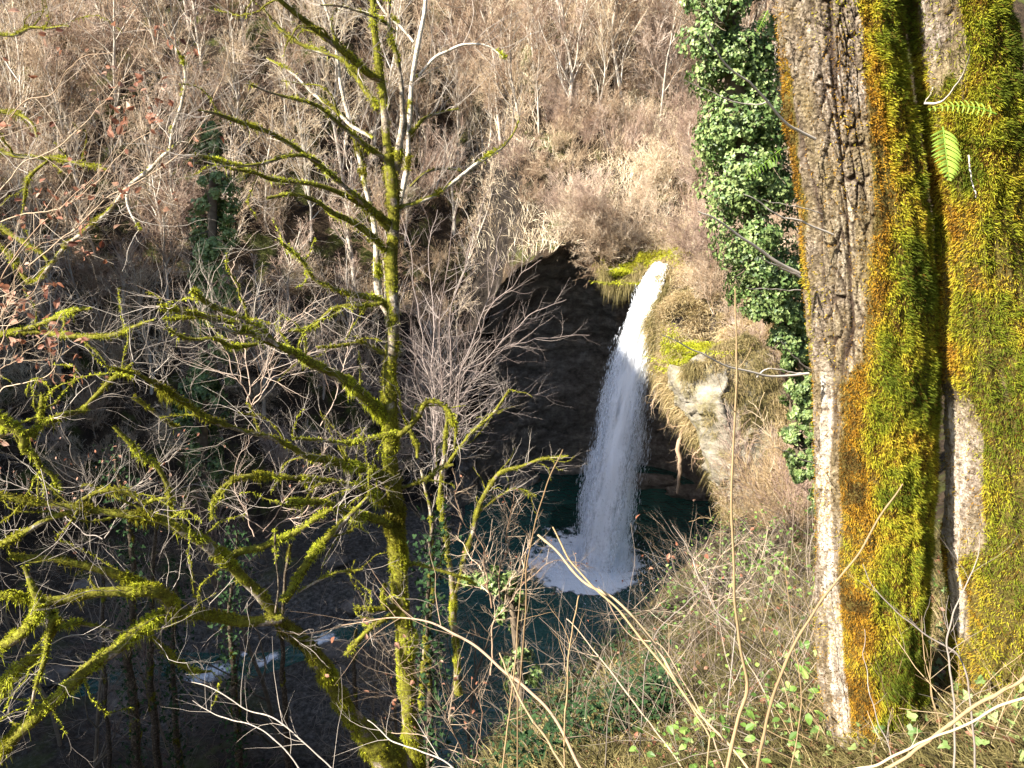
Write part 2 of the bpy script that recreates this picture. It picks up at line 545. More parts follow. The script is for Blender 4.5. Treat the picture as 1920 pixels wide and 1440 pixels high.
# ------------------------------------------------------------------ the hollow behind the fall
def rock_mat(name, c0, c1, c2, moss=0.0):
    m, nt, out = nmat(name)
    g = N(nt, 'ShaderNodeNewGeometry')
    mp = N(nt, 'ShaderNodeMapping'); mp.inputs['Scale'].default_value = (.5, .5, 1.3); mp.inputs['Rotation'].default_value = (.1, .22, 0)
    nt.links.new(g.outputs['Position'], mp.inputs[0])
    a = noise_n(nt, 1.6, 8, .7, mp.outputs[0])
    b = noise_n(nt, 3.5, 8, .72, g.outputs['Position'])
    f = mth(nt, 'ADD', mth(nt, 'MULTIPLY', a, .55), mth(nt, 'MULTIPLY', b, .45))
    c = ramp(nt, f, [(.36, c0), (.5, c1), (.64, c2)])
    if moss:
        mf = ramp(nt, noise_n(nt, 1.9, 5, .65, g.outputs['Position']), [(.50, (0, 0, 0)), (.60, (1, 1, 1))])
        c = mixc(nt, mth(nt, 'MULTIPLY', mf, moss), c, (.20, .17, .05))
    surf(nt, out, c, .85, .25, f, 1.0, .35)
    return m
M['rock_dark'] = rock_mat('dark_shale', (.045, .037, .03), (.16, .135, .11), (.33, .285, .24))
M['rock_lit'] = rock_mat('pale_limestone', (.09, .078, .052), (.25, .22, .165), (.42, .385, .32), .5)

nb = 90
bb = np.linspace(0, 1, nb)[:, None, None]
R3, B3 = RIMD[None], BOTD[None]
C3 = np.stack([B3[..., 0] * .9 + R3[..., 0] * .1, B3[..., 1] * .9 + R3[..., 1] * .1 + .4, R3[..., 2] * .95 + B3[..., 2] * .05], -1)
G = (1 - bb) ** 2 * R3 + 2 * bb * (1 - bb) * C3 + bb ** 2 * B3
nrm = unit(np.cross(np.gradient(G, axis=0), np.gradient(G, axis=1)))
amp = np.sin(np.pi * np.clip(bb[..., 0] * 1.0, 0, 1)) ** .4
zz = G[..., 2] + .22 * G[..., 0]
strata = np.abs(((zz * 1.15 + .5 * fbm(G * .25, 2, 31)) % 1) - .5) * 2
disp = .9 * fbm(G * .28, 4, 21) + .13 * (strata - .5) + .35 * fbm(G * 1.4, 4, 22)
cen = np.array([4.0, 31.0, -11.0])
sgn = np.sign(((cen - G) * nrm).sum(-1, keepdims=True))
G = G + nrm * sgn * (amp * disp)[..., None]
G[0] = RIMD + np.array([0, 0, .05])
mb = MB()
mb.add(G.reshape(-1, 3), grid_quads(nb, 160))
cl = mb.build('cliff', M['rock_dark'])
tag(cl, kind='structure')

# rock ledge fallen along the back of the pool
rng = np.random.default_rng(12)
def boulder(mb, c, s, seed, tint=.5, n=22, flat=.7):
    th = np.linspace(0, np.pi, n)[:, None]; ph = np.linspace(0, 2 * np.pi, n * 2, endpoint=False)[None]
    d = np.stack([np.sin(th) * np.cos(ph), np.sin(th) * np.sin(ph), np.cos(th) + 0 * ph], -1)
    r = 1 + .35 * fbm(d * 1.6 + seed * 3.1, 3, seed) + .12 * fbm(d * 5 + seed, 3, seed + 5)
    k = np.maximum(np.abs(d[..., 0]), np.maximum(np.abs(d[..., 1]), np.abs(d[..., 2])))
    r = r * (.75 + .25 / k ** .8 * .8)
    v = d * r[..., None] * np.array(s) + np.array(c)
    mb.add(v.reshape(-1, 3), grid_quads(n, n * 2, True), None, tint)

k = 0
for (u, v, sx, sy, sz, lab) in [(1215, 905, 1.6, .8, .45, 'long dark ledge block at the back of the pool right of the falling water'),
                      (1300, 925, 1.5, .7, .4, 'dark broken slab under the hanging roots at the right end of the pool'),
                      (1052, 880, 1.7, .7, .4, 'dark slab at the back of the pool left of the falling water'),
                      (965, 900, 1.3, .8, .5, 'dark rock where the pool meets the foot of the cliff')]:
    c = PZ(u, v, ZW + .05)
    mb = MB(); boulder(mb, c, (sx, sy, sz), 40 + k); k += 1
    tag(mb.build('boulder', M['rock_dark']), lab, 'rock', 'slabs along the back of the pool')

# pale outcrop with an overhanging left edge beside the fall
prof = [(1262, 684, 1305, 668), (1258, 706, 1330, 688), (1266, 732, 1350, 712), (1283, 765, 1364, 748), (1300, 802, 1374, 792), (1318, 842, 1384, 838), (1338, 880, 1384, 880), (1362, 915, 1396, 918), (1376, 938, 1404, 950)]
rows = []
for i, (ul, vl, ur, vr) in enumerate(prof):
    Yl = 27.3 - i * .28
    a = P(ul, vl, Yl); b = P(ur, vr, Yl - .9); c = P(ul + 18, vl + 8, Yl + 2.4)
    rows.append(resample([c, a * .5 + c * .5 + np.array([-.15, 0, 0]), a, a * .75 + b * .25 + np.array([0, -.5, 0]), a * .4 + b * .6 + np.array([0, -.45, 0]), b, b + np.array([2.0, 1.0, .6])], 90))
rows = np.array(rows)
O = np.stack([resample(rows[:, j], 110) for j in range(rows.shape[1])], 1)
nr = unit(np.cross(np.gradient(O, axis=1), np.gradient(O, axis=0)))
O = O + nr * (.35 * fbm(O * .7, 4, 61) + .16 * fbm(O * 2.4, 4, 62) - .12 * (np.abs(fbm(O * np.array([1.2, 1.2, .5]), 2, 64)) < .06))[..., None]
mb = MB(); mb.add(O.reshape(-1, 3), grid_quads(*O.shape[:2]))
OUTC = O
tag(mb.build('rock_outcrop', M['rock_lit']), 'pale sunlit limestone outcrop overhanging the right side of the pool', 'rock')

# ------------------------------------------------------------------ water
def water_mat():
    m, nt, out = nmat('pool_water')
    g = N(nt, 'ShaderNodeNewGeometry')
    n = noise_n(nt, 2.5, 3, .5, g.outputs['Position'])
    b = surf(nt, out, ramp(nt, noise_n(nt, .25, 2, .5, g.outputs['Position']), [(.3, (.014, .05, .04)), (.7, (.035, .095, .075))]), .07, .5, n, .9, .15)
    return m
M['water'] = water_mat()
wx = np.linspace(-60, 14, 150); wy = np.linspace(14, 42, 80)
WX, WY = np.meshgrid(wx, wy)
WZ = ZW + .02 * fbm(np.stack([WX, WY, 0 * WX], -1) * 1.2, 2, 77)
mb = MB(); mb.add(np.stack([WX, WY, WZ], -1).reshape(-1, 3), grid_quads(80, 150))
tag(mb.build('water', M['water']), kind='structure')

def off_cliff(p):
    """true for points that stand on ground and not on the drop below the cliff edge"""
    rd_, rt_ = seg_dist(p[:, 0], p[:, 1], RIMD)
    rz_ = np.interp(rt_, range(160), RIMD[:, 2])
    return ~(inside(p[:, 0], p[:, 1]) & (p[:, 1] > 22)) & ~((rd_ < 1.2) & (p[:, 2] < rz_ - .35))
# ================================================================== waterfall
LIP = P(1243, 492, 33.0)
BASE = PZ(1122, 1062, ZW)
fall = empty('waterfall', BASE, 'tall white waterfall leaping from the mossy lip into the green pool', 'waterfall')

def fall_c(s):
    s = np.asarray(s, float)[..., None]
    h = LIP * (1 - s) + BASE * s
    z = LIP[2] + (BASE[2] - LIP[2]) * (s ** 2 * .80 + s * .20)
    h[..., 2] = z[..., 0] if z.ndim == h.ndim else z
    return h
def fall_w(s):                        # half width
    return np.interp(s, [0, .15, .3, .5, .75, 1], [.30, .42, .51, .66, .88, 1.02])
ALONG = unit(BASE - LIP)
SIDE = unit(np.cross(np.array([BASE[0] - LIP[0], BASE[1] - LIP[1], 0]), [0, 0, 1]) + np.array([0, 0, 0]))
SIDE = unit(np.array([1.0, -.25, 0]))
DEP = unit(np.array([.25, 1.0, 0]))

def foam_mat(name, thr_lo, thr_hi, use_tint=True, col=(.96, .97, .99)):
    m, nt, out = nmat(name)
    g = N(nt, 'ShaderNodeTexCoord')
    mp = N(nt, 'ShaderNodeMapping'); mp.inputs['Scale'].default_value = (5.0, 5.0, .8); mp.inputs['Rotation'].default_value = (-.12, .16, 0)
    nt.links.new(g.outputs['Object'], mp.inputs[0])
    st = noise_n(nt, 1.3, 7, .72, mp.outputs[0])
    fine = noise_n(nt, 9, 5, .7, g.outputs['Object'])
    f = mth(nt, 'ADD', mth(nt, 'MULTIPLY', st, .6), mth(nt, 'MULTIPLY', fine, .4))
    if use_tint:
        f = mth(nt, 'ADD', f, mth(nt, 'SUBTRACT', attr(nt), .5))
    mr = N(nt, 'ShaderNodeMapRange'); mr.inputs[1].default_value = thr_lo; mr.inputs[2].default_value = thr_hi
    nt.links.new(f, mr.inputs[0])
    b = nt.nodes.new('ShaderNodeBsdfDiffuse'); b.inputs[0].default_value = (*col, 1)
    bp = N(nt, 'ShaderNodeBump'); bp.inputs['Strength'].default_value = .55; bp.inputs['Distance'].default_value = .15
    nt.links.new(st, bp.inputs['Height']); nt.links.new(bp.outputs[0], b.inputs['Normal'])
    t2 = nt.nodes.new('ShaderNodeBsdfTranslucent'); t2.inputs[0].default_value = (*col, 1)
    mx = nt.nodes.new('ShaderNodeMixShader'); mx.inputs[0].default_value = .15
    nt.links.new(b.outputs[0], mx.inputs[1]); nt.links.new(t2.outputs[0], mx.inputs[2])
    tr = nt.nodes.new('ShaderNodeBsdfTransparent')
    m2 = nt.nodes.new('ShaderNodeMixShader')
    nt.links.new(mr.outputs[0], m2.inputs[0]); nt.links.new(tr.outputs[0], m2.inputs[1]); nt.links.new(mx.outputs[0], m2.inputs[2])
    nt.links.new(m2.outputs[0], out.inputs[0])
    return m
M['foam_core'] = foam_mat('falling_water', .02, .28)
M['foam_veil'] = foam_mat('spray_veil', .28, .62)
M['foam_flat'] = foam_mat('pool_foam', .34, .66)
M['drop'] = tint_mat('water_drops', [(0, (.8, .85, .92)), (1, (.95, .97, 1))], rough=.5, transl=.3)

def shell(kw, kd, edge, seed, fade):
    n, m = 220, 40
    s = np.linspace(0, 1, n)
    th = np.linspace(0, 2 * np.pi, m, endpoint=False)
    c = fall_c(s)
    w = fall_w(s) * kw
    X = np.sign(np.cos(th)) * np.abs(np.cos(th)) ** .9
    p = c[:, None, :] + (w[:, None] * X[None])[..., None] * SIDE + ((.22 + .35 * s) * kd)[:, None, None] * np.sin(th)[None, :, None] * DEP
    q = np.stack([X[None] * 3 * w[:, None] + 0 * s[:, None], np.sin(th)[None] + 0 * s[:, None], c[:, 2][:, None] * .45 + 0 * X[None]], -1)
    p = p + SIDE * (.16 * fbm(q * np.array([2.2, 2, 1]), 4, seed) * (.5 + s[:, None]))[..., None] + DEP * (.22 * fbm(q * np.array([3, 2, 1]) + 9, 4, seed + 3))[..., None]
    tint = 1.0 - edge * np.abs(X)[None] ** 2 - fade * (s ** 1.3)[:, None] - .10 * np.maximum(X, 0)[None] * s[:, None]
    return p, tint, n, m
mb = MB()
p, t, n, m = shell(.80, .8, .26, 101, .10)
mb.add(p.reshape(-1, 3), grid_quads(n, m, True), None, t.reshape(-1))
mb.build('falling_water', M['foam_core'], fall)
mb = MB()
for kk, sd, ed in ((.95, 111, .45), (1.08, 121, .62)):
    p, t, n, m = shell(kk, 1.1, ed, sd, .38)
    mb.add(p.reshape(-1, 3), grid_quads(n, m, True), None, t.reshape(-1) - .04)
mb.build('spray_veil', M['foam_veil'], fall)
# droplets and threads thrown off the edges
rng = np.random.default_rng(33)
nd = 60000
s = rng.beta(1.7, 1.05, nd)
w = fall_w(s)
side = rng.choice([-1, 1], nd, p=[.5, .5]) * np.abs(rng.normal(.70, .24, nd))
lump = fbm(np.stack([side * 2, s * 14, 0 * s], -1), 3, 55)
side = side * (1 + .25 * lump)
pos = fall_c(s) + SIDE * (side * w)[:, None] + DEP * rng.normal(0, .35, nd)[:, None]
tg = unit(fall_c(s + .01) - fall_c(s))
mb = MB()
blades(mb, pos, tg + rng.normal(0, .12, (nd, 3)), rng.uniform(.05, .20, nd) * (.6 + s), rng.uniform(.006, .018, nd), 0, rng.random(nd), rng)
mb.build('spray', M['drop'], fall)
# splash crown at the foot
nd = 9000
a = rng.uniform(0, 2 * np.pi, nd); r = np.abs(rng.normal(0, 1, nd)) * 1.05
hgt = np.abs(rng.normal(0, .5, nd)) * np.exp(-r * .6) * 1.3
pos = BASE + np.stack([np.cos(a) * r * 1.25 - .2, np.sin(a) * r, hgt + .02], -1)
mb = MB()
blades(mb, pos, np.stack([np.cos(a) * .4, np.sin(a) * .4, np.full(nd, 1.0)], -1) + rng.normal(0, .4, (nd, 3)), rng.uniform(.04, .16, nd), rng.uniform(.01, .03, nd), .1, rng.random(nd), rng)
mb.build('splash', M['drop'], fall)
# mist
def mist_mat():
    m, nt, out = nmat('mist')
    g = N(nt, 'ShaderNodeTexCoord')
    ln = N(nt, 'ShaderNodeVectorMath', operation='LENGTH')
    nt.links.new(g.outputs['Object'], ln.inputs[0])
    f = mth(nt, 'SUBTRACT', 1.0, ln.outputs['Value'], clamp=True)
    f = mth(nt, 'POWER', f, 1.4)
    d = mth(nt, 'MULTIPLY', mth(nt, 'MULTIPLY', f, noise_n(nt, 2.5, 3, .6, g.outputs['Object'])), 2.6)
    v = nt.nodes.new('ShaderNodeVolumePrincipled')
    v.inputs['Color'].default_value = (.92, .95, 1, 1)
    nt.links.new(d, v.inputs['Density'])
    nt.links.new(v.outputs[0], out.inputs['Volume'])
    return m
mb = MB()
th = np.linspace(0.001, np.pi - .001, 16)[:, None]; ph = np.linspace(0, 2 * np.pi, 24, endpoint=False)[None]
sp = np.stack([np.sin(th) * np.cos(ph), np.sin(th) * np.sin(ph), np.cos(th) + 0 * ph], -1)
mb.add(sp.reshape(-1, 3), grid_quads(16, 24, True))
me = mb.mesh('mist', mist_mat())
mist = bpy.data.objects.new('mist', me); COL.objects.link(mist)
mist.scale = (2.3, 2.0, 3.2); mist.parent = fall; mist.location = (.15, .2, 1.3)

# foam spreading over the pool
n, m = 90, 180
rr = np.linspace(0, 1, n)[:, None]; aa = np.linspace(0, 2 * np.pi, m, endpoint=False)[None]
FC = PZ(1092, 1052, ZW + .06)
ex = PZ(1205, 1052, ZW)[0] - FC[0]; ey = PZ(1092, 970, ZW)[1] - FC[1]; ey2 = FC[1] - PZ(1092, 1125, ZW)[1]
x = FC[0] + rr * np.cos(aa) * ex * 1.35; yy = np.sin(aa); y = FC[1] + rr * np.where(yy > 0, yy * ey, yy * ey2) * 1.3
q = np.stack([x * 1.1, y * 1.1, 0 * x], -1)
bx, by = (x - BASE[0]) / 1.9, (y - BASE[1]) / 1.7
core = np.exp(-(bx ** 2 + by ** 2) * .8)
left = np.exp(-(((x - BASE[0] + 1.2) / 1.7) ** 2 + ((y - BASE[1] + .6) / 1.9) ** 2))
t = .60 + .62 * core + .45 * left - .62 * rr ** 2 + .26 * fbm(q, 4, 91) + .50 * fbm(q * 2.6, 3, 95) + .25 * fbm(q * 7, 2, 96)
ring = np.exp(-((np.hypot(bx, by) - 1.25) / .22) ** 2) * (np.cos(aa) > -.3)
t = np.clip(t - .12 + .20 * ring - 1.1 * sstep(.62, 1.0, rr), 0, 1.3)
zf = ZW + .075 + .10 * core * fbm(q * 3, 3, 92) + 0 * rr
mb = MB(); mb.add(np.stack([x, y, zf + 0 * x], -1).reshape(-1, 3), grid_quads(n, m, True), None, (t + 0 * x).reshape(-1))
fo = mb.build('foam', M['foam_flat'])
tag(fo, 'white foam swirling on the green pool round the foot of the waterfall', 'foam', kind='stuff')

# white riffles of the stream over the gravel bed
mb = MB()
for (u, v, w_, h_) in [(395, 1262, 46, 13), (600, 1200, 34, 10), (500, 1235, 24, 7), (470, 1215, 22, 6)]:
    c = PZ(u, v, ZW + .1)
    k = 26
    gx, gy = np.meshgrid(np.linspace(-1, 1, k), np.linspace(-1, 1, k))
    a = w_ * .017 * 1.4; b = h_ * .03 * 2
    xx = c[0] + gx * a; y2 = c[1] + gy * b + .2 * np.sin(gx * 4)
    zz = ZW + .07 + .05 * fbm(np.stack([xx * 2, y2 * 2, 0 * xx], -1), 3, 93)
    tt = .62 - .45 * (gx ** 2 + gy ** 2)
    mb.add(np.stack([xx, y2, zz], -1).reshape(-1, 3), grid_quads(k, k), None, tt.reshape(-1))
rf = mb.build('riffle_foam', M['foam_flat'])
tag(rf, 'thin white riffles where the stream runs over the grey gravel', 'foam', kind='stuff')
# ================================================================== the two big mossy trunks
def bark_mat(name, pale=(.58, .53, .46)):
    m, nt, out = nmat(name)
    g = N(nt, 'ShaderNodeTexCoord')
    mp = N(nt, 'ShaderNodeMapping'); mp.inputs['Scale'].default_value = (1, 1, .6)
    nt.links.new(g.outputs['Object'], mp.inputs[0])
    n1 = noise_n(nt, 26, 7, .7, mp.outputs[0])
    n2 = noise_n(nt, 5, 4, .6, mp.outputs[0])
    n3 = noise_n(nt, 90, 4, .7, g.outputs['Object'])
    f = mth(nt, 'ADD', mth(nt, 'MULTIPLY', n1, .55), mth(nt, 'MULTIPLY', n3, .45))
    c = ramp(nt, f, [(.36, (.045, .034, .026)), (.46, (.15, .115, .085)), (.56, (.32, .265, .21)), (.66, pale)])
    pat = ramp(nt, n2, [(.40, (0, 0, 0)), (.58, (1, 1, 1))])
    c = mixc(nt, mth(nt, 'MULTIPLY', pat, .6), c, ramp(nt, f, [(.36, (.06, .045, .015)), (.62, (.27, .20, .07))]))
    lich = ramp(nt, attr(nt, 'pale_bark'), [(.35, (0, 0, 0)), (.6, (1, 1, 1))])
    c = mixc(nt, lich, c, ramp(nt, f, [(.38, (.16, .12, .085)), (.50, (.48, .41, .32)), (.62, (.74, .69, .60))]))
    crack = attr(nt, 'crack')
    c = mixc(nt, crack, c, (.05, .032, .022))
    under = ramp(nt, f, [(.35, (.05, .04, .01)), (.65, (.17, .13, .03))])
    c = mixc(nt, ramp(nt, attr(nt, 'moss'), [(.35, (0, 0, 0)), (.6, (1, 1, 1))]), c, under)
    surf(nt, out, c, .9, .2, f, 1.0, .022)
    return m
M['bark_big'] = bark_mat('rough_bark')
M['moss_big'] = tint_mat('moss_blades', [(0, (.05, .03, .008)), (.12, (.16, .08, .012)), (.24, (.36, .18, .018)), (.38, (.46, .27, .025)), (.52, (.46, .36, .03)), (.68, (.36, .35, .025)), (.85, (.17, .20, .015)), (1, (.10, .13, .012))], rough=.8, spec=.15, transl=.3)

def worley(x, y, seed):
    ix, iy = np.floor(x).astype(np.int64), np.floor(y).astype(np.int64)
    f1 = np.full(x.shape, 9.0); f2 = np.full(x.shape, 9.0); cid = np.zeros(x.shape)
    for dx in (-1, 0, 1):
        for dy in (-1, 0, 1):
            a, b = ix + dx, iy + dy
            px = a + .5 + .46 * _hash(a, b, 0 * a, seed); py = b + .5 + .46 * _hash(a, b, 0 * a + 3, seed)
            d = np.hypot(px - x, py - y)
            near = d < f1
            f2 = np.where(near, f1, np.minimum(f2, d))
            cid = np.where(near, _hash(a, b, 0 * a + 7, seed), cid)
            f1 = np.where(near, d, f1)
    return f1, f2, cid

def big_trunk(name, label, left, right, Y, mossf, palef, crackf, seed, nblade, blen=(.012, .03)):
    """left / right: (u, v) outline points; the trunk is round, at ground distance Y"""
    vs = np.linspace(-420, 1520, 1100)
    ul = np.interp(vs, [a[1] for a in left], [a[0] for a in left])
    ur = np.interp(vs, [a[1] for a in right], [a[0] for a in right])
    k = np.ones(41) / 41
    pad = lambda a: np.convolve(np.pad(a, 20, 'edge'), k, 'valid')
    ul, ur = pad(ul), pad(ur)
    cen = np.array([P(.5 * (a + b), v, Y) for a, b, v in zip(ul, ur, vs)])
    R = np.array([px_r(b - a, a, v, Y) for a, b, v in zip(ul, ur, vs)]) * math.cos(math.atan2(cen[700][0], cen[700][1]))
    hs = R.mean()
    m = 420
    ph = np.linspace(-np.pi / 2, 1.5 * np.pi, m, endpoint=False)         # 0 = left, pi/2 = facing the camera, pi = right
    az = math.atan2(cen[700][0], cen[700][1])
    D = -np.cos(ph)[:, None] * np.array([math.cos(az), -math.sin(az), 0]) - np.sin(ph)[:, None] * np.array([math.sin(az), math.cos(az), 0])
    S = cen[:, 2] - cen[0, 2]
    A, B = np.meshgrid(ph, S)
    F = (1 - np.cos(np.clip(A, 0, np.pi))) / 2
    F = np.where(A < 0, 0, F)
    VV = np.repeat(vs[:, None], m, 1)
    q = np.stack([np.cos(A) * 1.0, np.sin(A) * 1.0, B], -1) * hs
    flute = .035 * noise3(q * np.array([6, 6, 1.2]), seed) + .02 * noise3(q * np.array([14, 14, 3]), seed + 1)
    moss = mossf(F, VV, A) + .75 * fbm(q * np.array([6, 6, 3.5]), 4, seed + 2) + .55 * fbm(q * np.array([24, 24, 16]), 3, seed + 13)
    moss = np.clip(moss, 0, 1)
    lich = np.clip(palef(F, VV, A) + .7 * fbm(q * np.array([14, 14, 6]), 3, seed + 4), 0, 1)
    warp = q + .02 * np.stack([noise3(q * 30, seed + 5), noise3(q * 30 + 7, seed + 6), 0 * A], -1)
    wa = A * hs + .012 * fbm(q * np.array([22, 22, 12]), 3, seed + 5) + .05 * noise3(q * np.array([2, 2, 3]), seed + 30)
    wb = B + .02 * fbm(q * np.array([22, 22, 12]) + 5, 3, seed + 6)
    wa = wa + .014 * fbm(q * np.array([9, 9, 4]), 3, seed + 33); wb = wb + .06 * fbm(q * np.array([12, 12, 5]), 3, seed + 34)
    f1, f2, cid = worley(wa / .024, wb / .085, seed)
    g1, g2, cid2 = worley(wa / .0085, wb / .014, seed + 50)
    r1 = np.abs(noise3(warp * np.array([15, 15, 3.2]), seed + 7))
    crk = np.clip(.75 * sstep(.22, .02, f2 - f1) * (.4 + .9 * np.abs(fbm(q * 12, 2, seed + 35)) * 2) + 1.0 * sstep(.13, .0, r1) + .35 * sstep(.2, 0, g2 - g1), 0, 1) * crackf(F, VV) * (1 - .8 * moss)
    plate = (.004 * cid + .0022 * cid2) * (1 - .7 * moss)
    rough = .009 * fbm(q * np.array([60, 60, 24]), 3, seed + 9)
    rad = 1 + flute
    Rm = R[:, None] * rad + (-.016 * crk + plate + rough * (1 - .5 * moss) * 1.3 + .006 * (np.abs(noise3(q * 38, seed + 10))) + .024 * moss * (1 + 1.1 * fbm(q * 15, 3, seed + 11) + .5 * fbm(q * 45, 2, seed + 12)))
    Rm -= .012
    vv = cen[:, None, :] + D[None] * Rm[..., None]
    root = empty(name, (cen[-1][0], cen[-1][1], hz(cen[-1][0], cen[-1][1])), label, 'tree')
    mb = MB()
    mb.add(vv.reshape(-1, 3), grid_quads(len(vs), m, True))
    o = mb.build('trunk', M['bark_big'], root, extra={'moss': moss.ravel(), 'pale_bark': lich.ravel(), 'crack': np.clip(crk, 0, 1).ravel()})
    # moss blades
    rng = np.random.default_rng(seed)
    pr = ((sstep(.30, .75, moss) + .06) * (.25 + np.clip(.6 + 1.6 * fbm(q * 15, 3, seed + 11), 0, 2)) * (VV > -120) * (VV < 1500)).ravel()
    # weight by real area on the camera's half
    pr = pr * (0.15 + .85 * (np.sin(A).ravel() > -.35))
    idx = rng.choice(len(pr), nblade, p=pr / pr.sum())
    base = vv.reshape(-1, 3)[idx] + rng.normal(0, .003, (nblade, 3))
    nd = D[idx % m]
    ii = idx
    Fi, Vi, Ai = F.ravel()[ii], VV.ravel()[ii], A.ravel()[ii]
    lump = 1.6 * fbm(base * 26, 3, seed + 20)
    up = rng.uniform(-.5, .7, nblade)
    direc = nd + np.stack([0 * up, 0 * up, up], -1) + rng.normal(0, .5, (nblade, 3)) + .8 * np.stack([lump, -lump, lump], -1)
    return root, vv, D, (base, direc, Fi, Vi, Ai, lump, rng, nblade)

# --- the left one of the pair
def m1(F, V, A):
    edge = np.interp(V, [-400, 0, 200, 400, 560, 650, 700, 850, 950, 1050, 1200, 1300, 1400, 1500], [.70, .66, .66, .60, .58, .46, .32, .30, .34, .30, .33, .48, .60, .65])
    x = sstep(-.15, .16, F - edge)
    x = np.where(np.sin(A) < 0, np.where(np.cos(A) < 0, 1, .2), x)
    olive = .35 * (F < .10) * (V < 720)
    return np.clip(x * 1.0 - .12 + olive, -.3, 1)
def l1(F, V, A):  # pale bark band, its sun-blown white partly put into the colour
    band = np.exp(-((F - np.interp(V, [0, 400, 700, 900, 1100, 1300], [.42, .42, .18, .13, .15, .30])) / .15) ** 2)
    return band * np.interp(V, [0, 300, 600, 720, 900, 1300, 1420], [.15, .35, .45, .85, .9, .85, .5]) - .08
def c1(F, V):
    return np.interp(V, [-400, 0, 200, 700, 800, 1400], [.9, .9, 1, 1, .55, .45])
L1 = [(1425, -420), (1443, 0), (1463, 200), (1490, 400), (1502, 560), (1512, 720), (1518, 900), (1520, 1200), (1528, 1300), (1545, 1400), (1540, 1520)]
R1 = [(1655, -420), (1680, 0), (1705, 200), (1731, 400), (1740, 560), (1743, 720), (1738, 900), (1733, 1150), (1726, 1280), (1705, 1400), (1710, 1520)]
root1, vv1, D1, pk = big_trunk('mossy_tree', 'big rough-barked trunk, pale bark on its left and orange and green moss on its right', L1, R1, 2.6, m1, l1, c1, 300, 230000)
def moss_blades(pk, root, orange, name='moss'):
    base, direc, F, V, A, lump, rng, n = pk
    o = orange(F, V)
    big = fbm(base * 7, 3, 71)
    tint = np.clip(.77 - .46 * o + .20 * lump + .55 * big + rng.normal(0, .06, n), 0, 1)
    tint = np.where((rng.random(n) < .12 + .6 * np.clip(-lump, 0, 1)), rng.uniform(0, .12, n), tint)
    L = rng.uniform(.007, .017, n) * np.where(o > .5, .8, 1.2) * np.clip(1 + .6 * lump, .5, 1.8)
    side = np.cross(unit(direc), np.array([0, 0, 1.0])) + rng.normal(0, .3, (n, 3))
    mb = MB()
    blades(mb, base, direc, L, rng.uniform(.0013, .0028, n), .25, tint, rng)
    return mb.build(name, M['moss_big'], root)
def orange1(F, V):
    e = np.interp(V, [-400, 0, 300, 500, 700, 820, 950, 1100, 1250, 1400], [.80, .82, .80, .72, .50, .48, .60, .55, .60, .62])
    return sstep(e + .08, e - .08, F)
moss_blades(pk, root1, orange1)

# --- the right one
def m2(F, V, A):
    bare = 1.25 * np.exp(-(((F - .16) / .21) ** 2) - ((V - 880) / 135.) ** 4) + np.exp(-(((F - .33) / .22) ** 2) - ((V - 40) / 95.) ** 4) + .45 * np.exp(-(((F - .10) / .10) ** 2) - ((V - 1130) / 60.) ** 4)
    return np.clip(.98 - 1.5 * bare, -.4, 1) + np.where(np.sin(A) < 0, .2, 0)
def l2(F, V, A):
    return np.exp(-(((F - .14) / .2) ** 2) - ((V - 880) / 150.) ** 4) * .45 + .15 * np.exp(-(((F - .33) / .25) ** 2) - ((V - 40) / 110.) ** 4) + .3 * np.exp(-((V - 1130) / 90.) ** 4)
def c2(F, V):
    return .25 + 0 * V
L2 = [(1692, -420), (1710, 0), (1733, 200), (1760, 400), (1762, 560), (1753, 640), (1762, 740), (1762, 900), (1761, 1000), (1773, 1130), (1785, 1250), (1790, 1400), (1780, 1520)]
R2 = [(1855, -420), (1875, 0), (1896, 200), (1916, 400), (1937, 560), (1975, 720), (2000, 900), (2040, 1130), (2090, 1300), (2120, 1400), (2120, 1520)]
root2, vv2, D2, pk = big_trunk('mossy_tree', 'moss-covered trunk at the picture edge with small green ferns and a smooth white bare patch', L2, R2, 2.52, m2, l2, c2, 400, 230000)
def orange2(F, V):
    return sstep(.42, .10, F) * np.interp(V, [0, 150, 500, 700, 950, 1100, 1250], [0, .25, .6, .6, .75, .5, .1])
moss_blades(pk, root2, orange2)

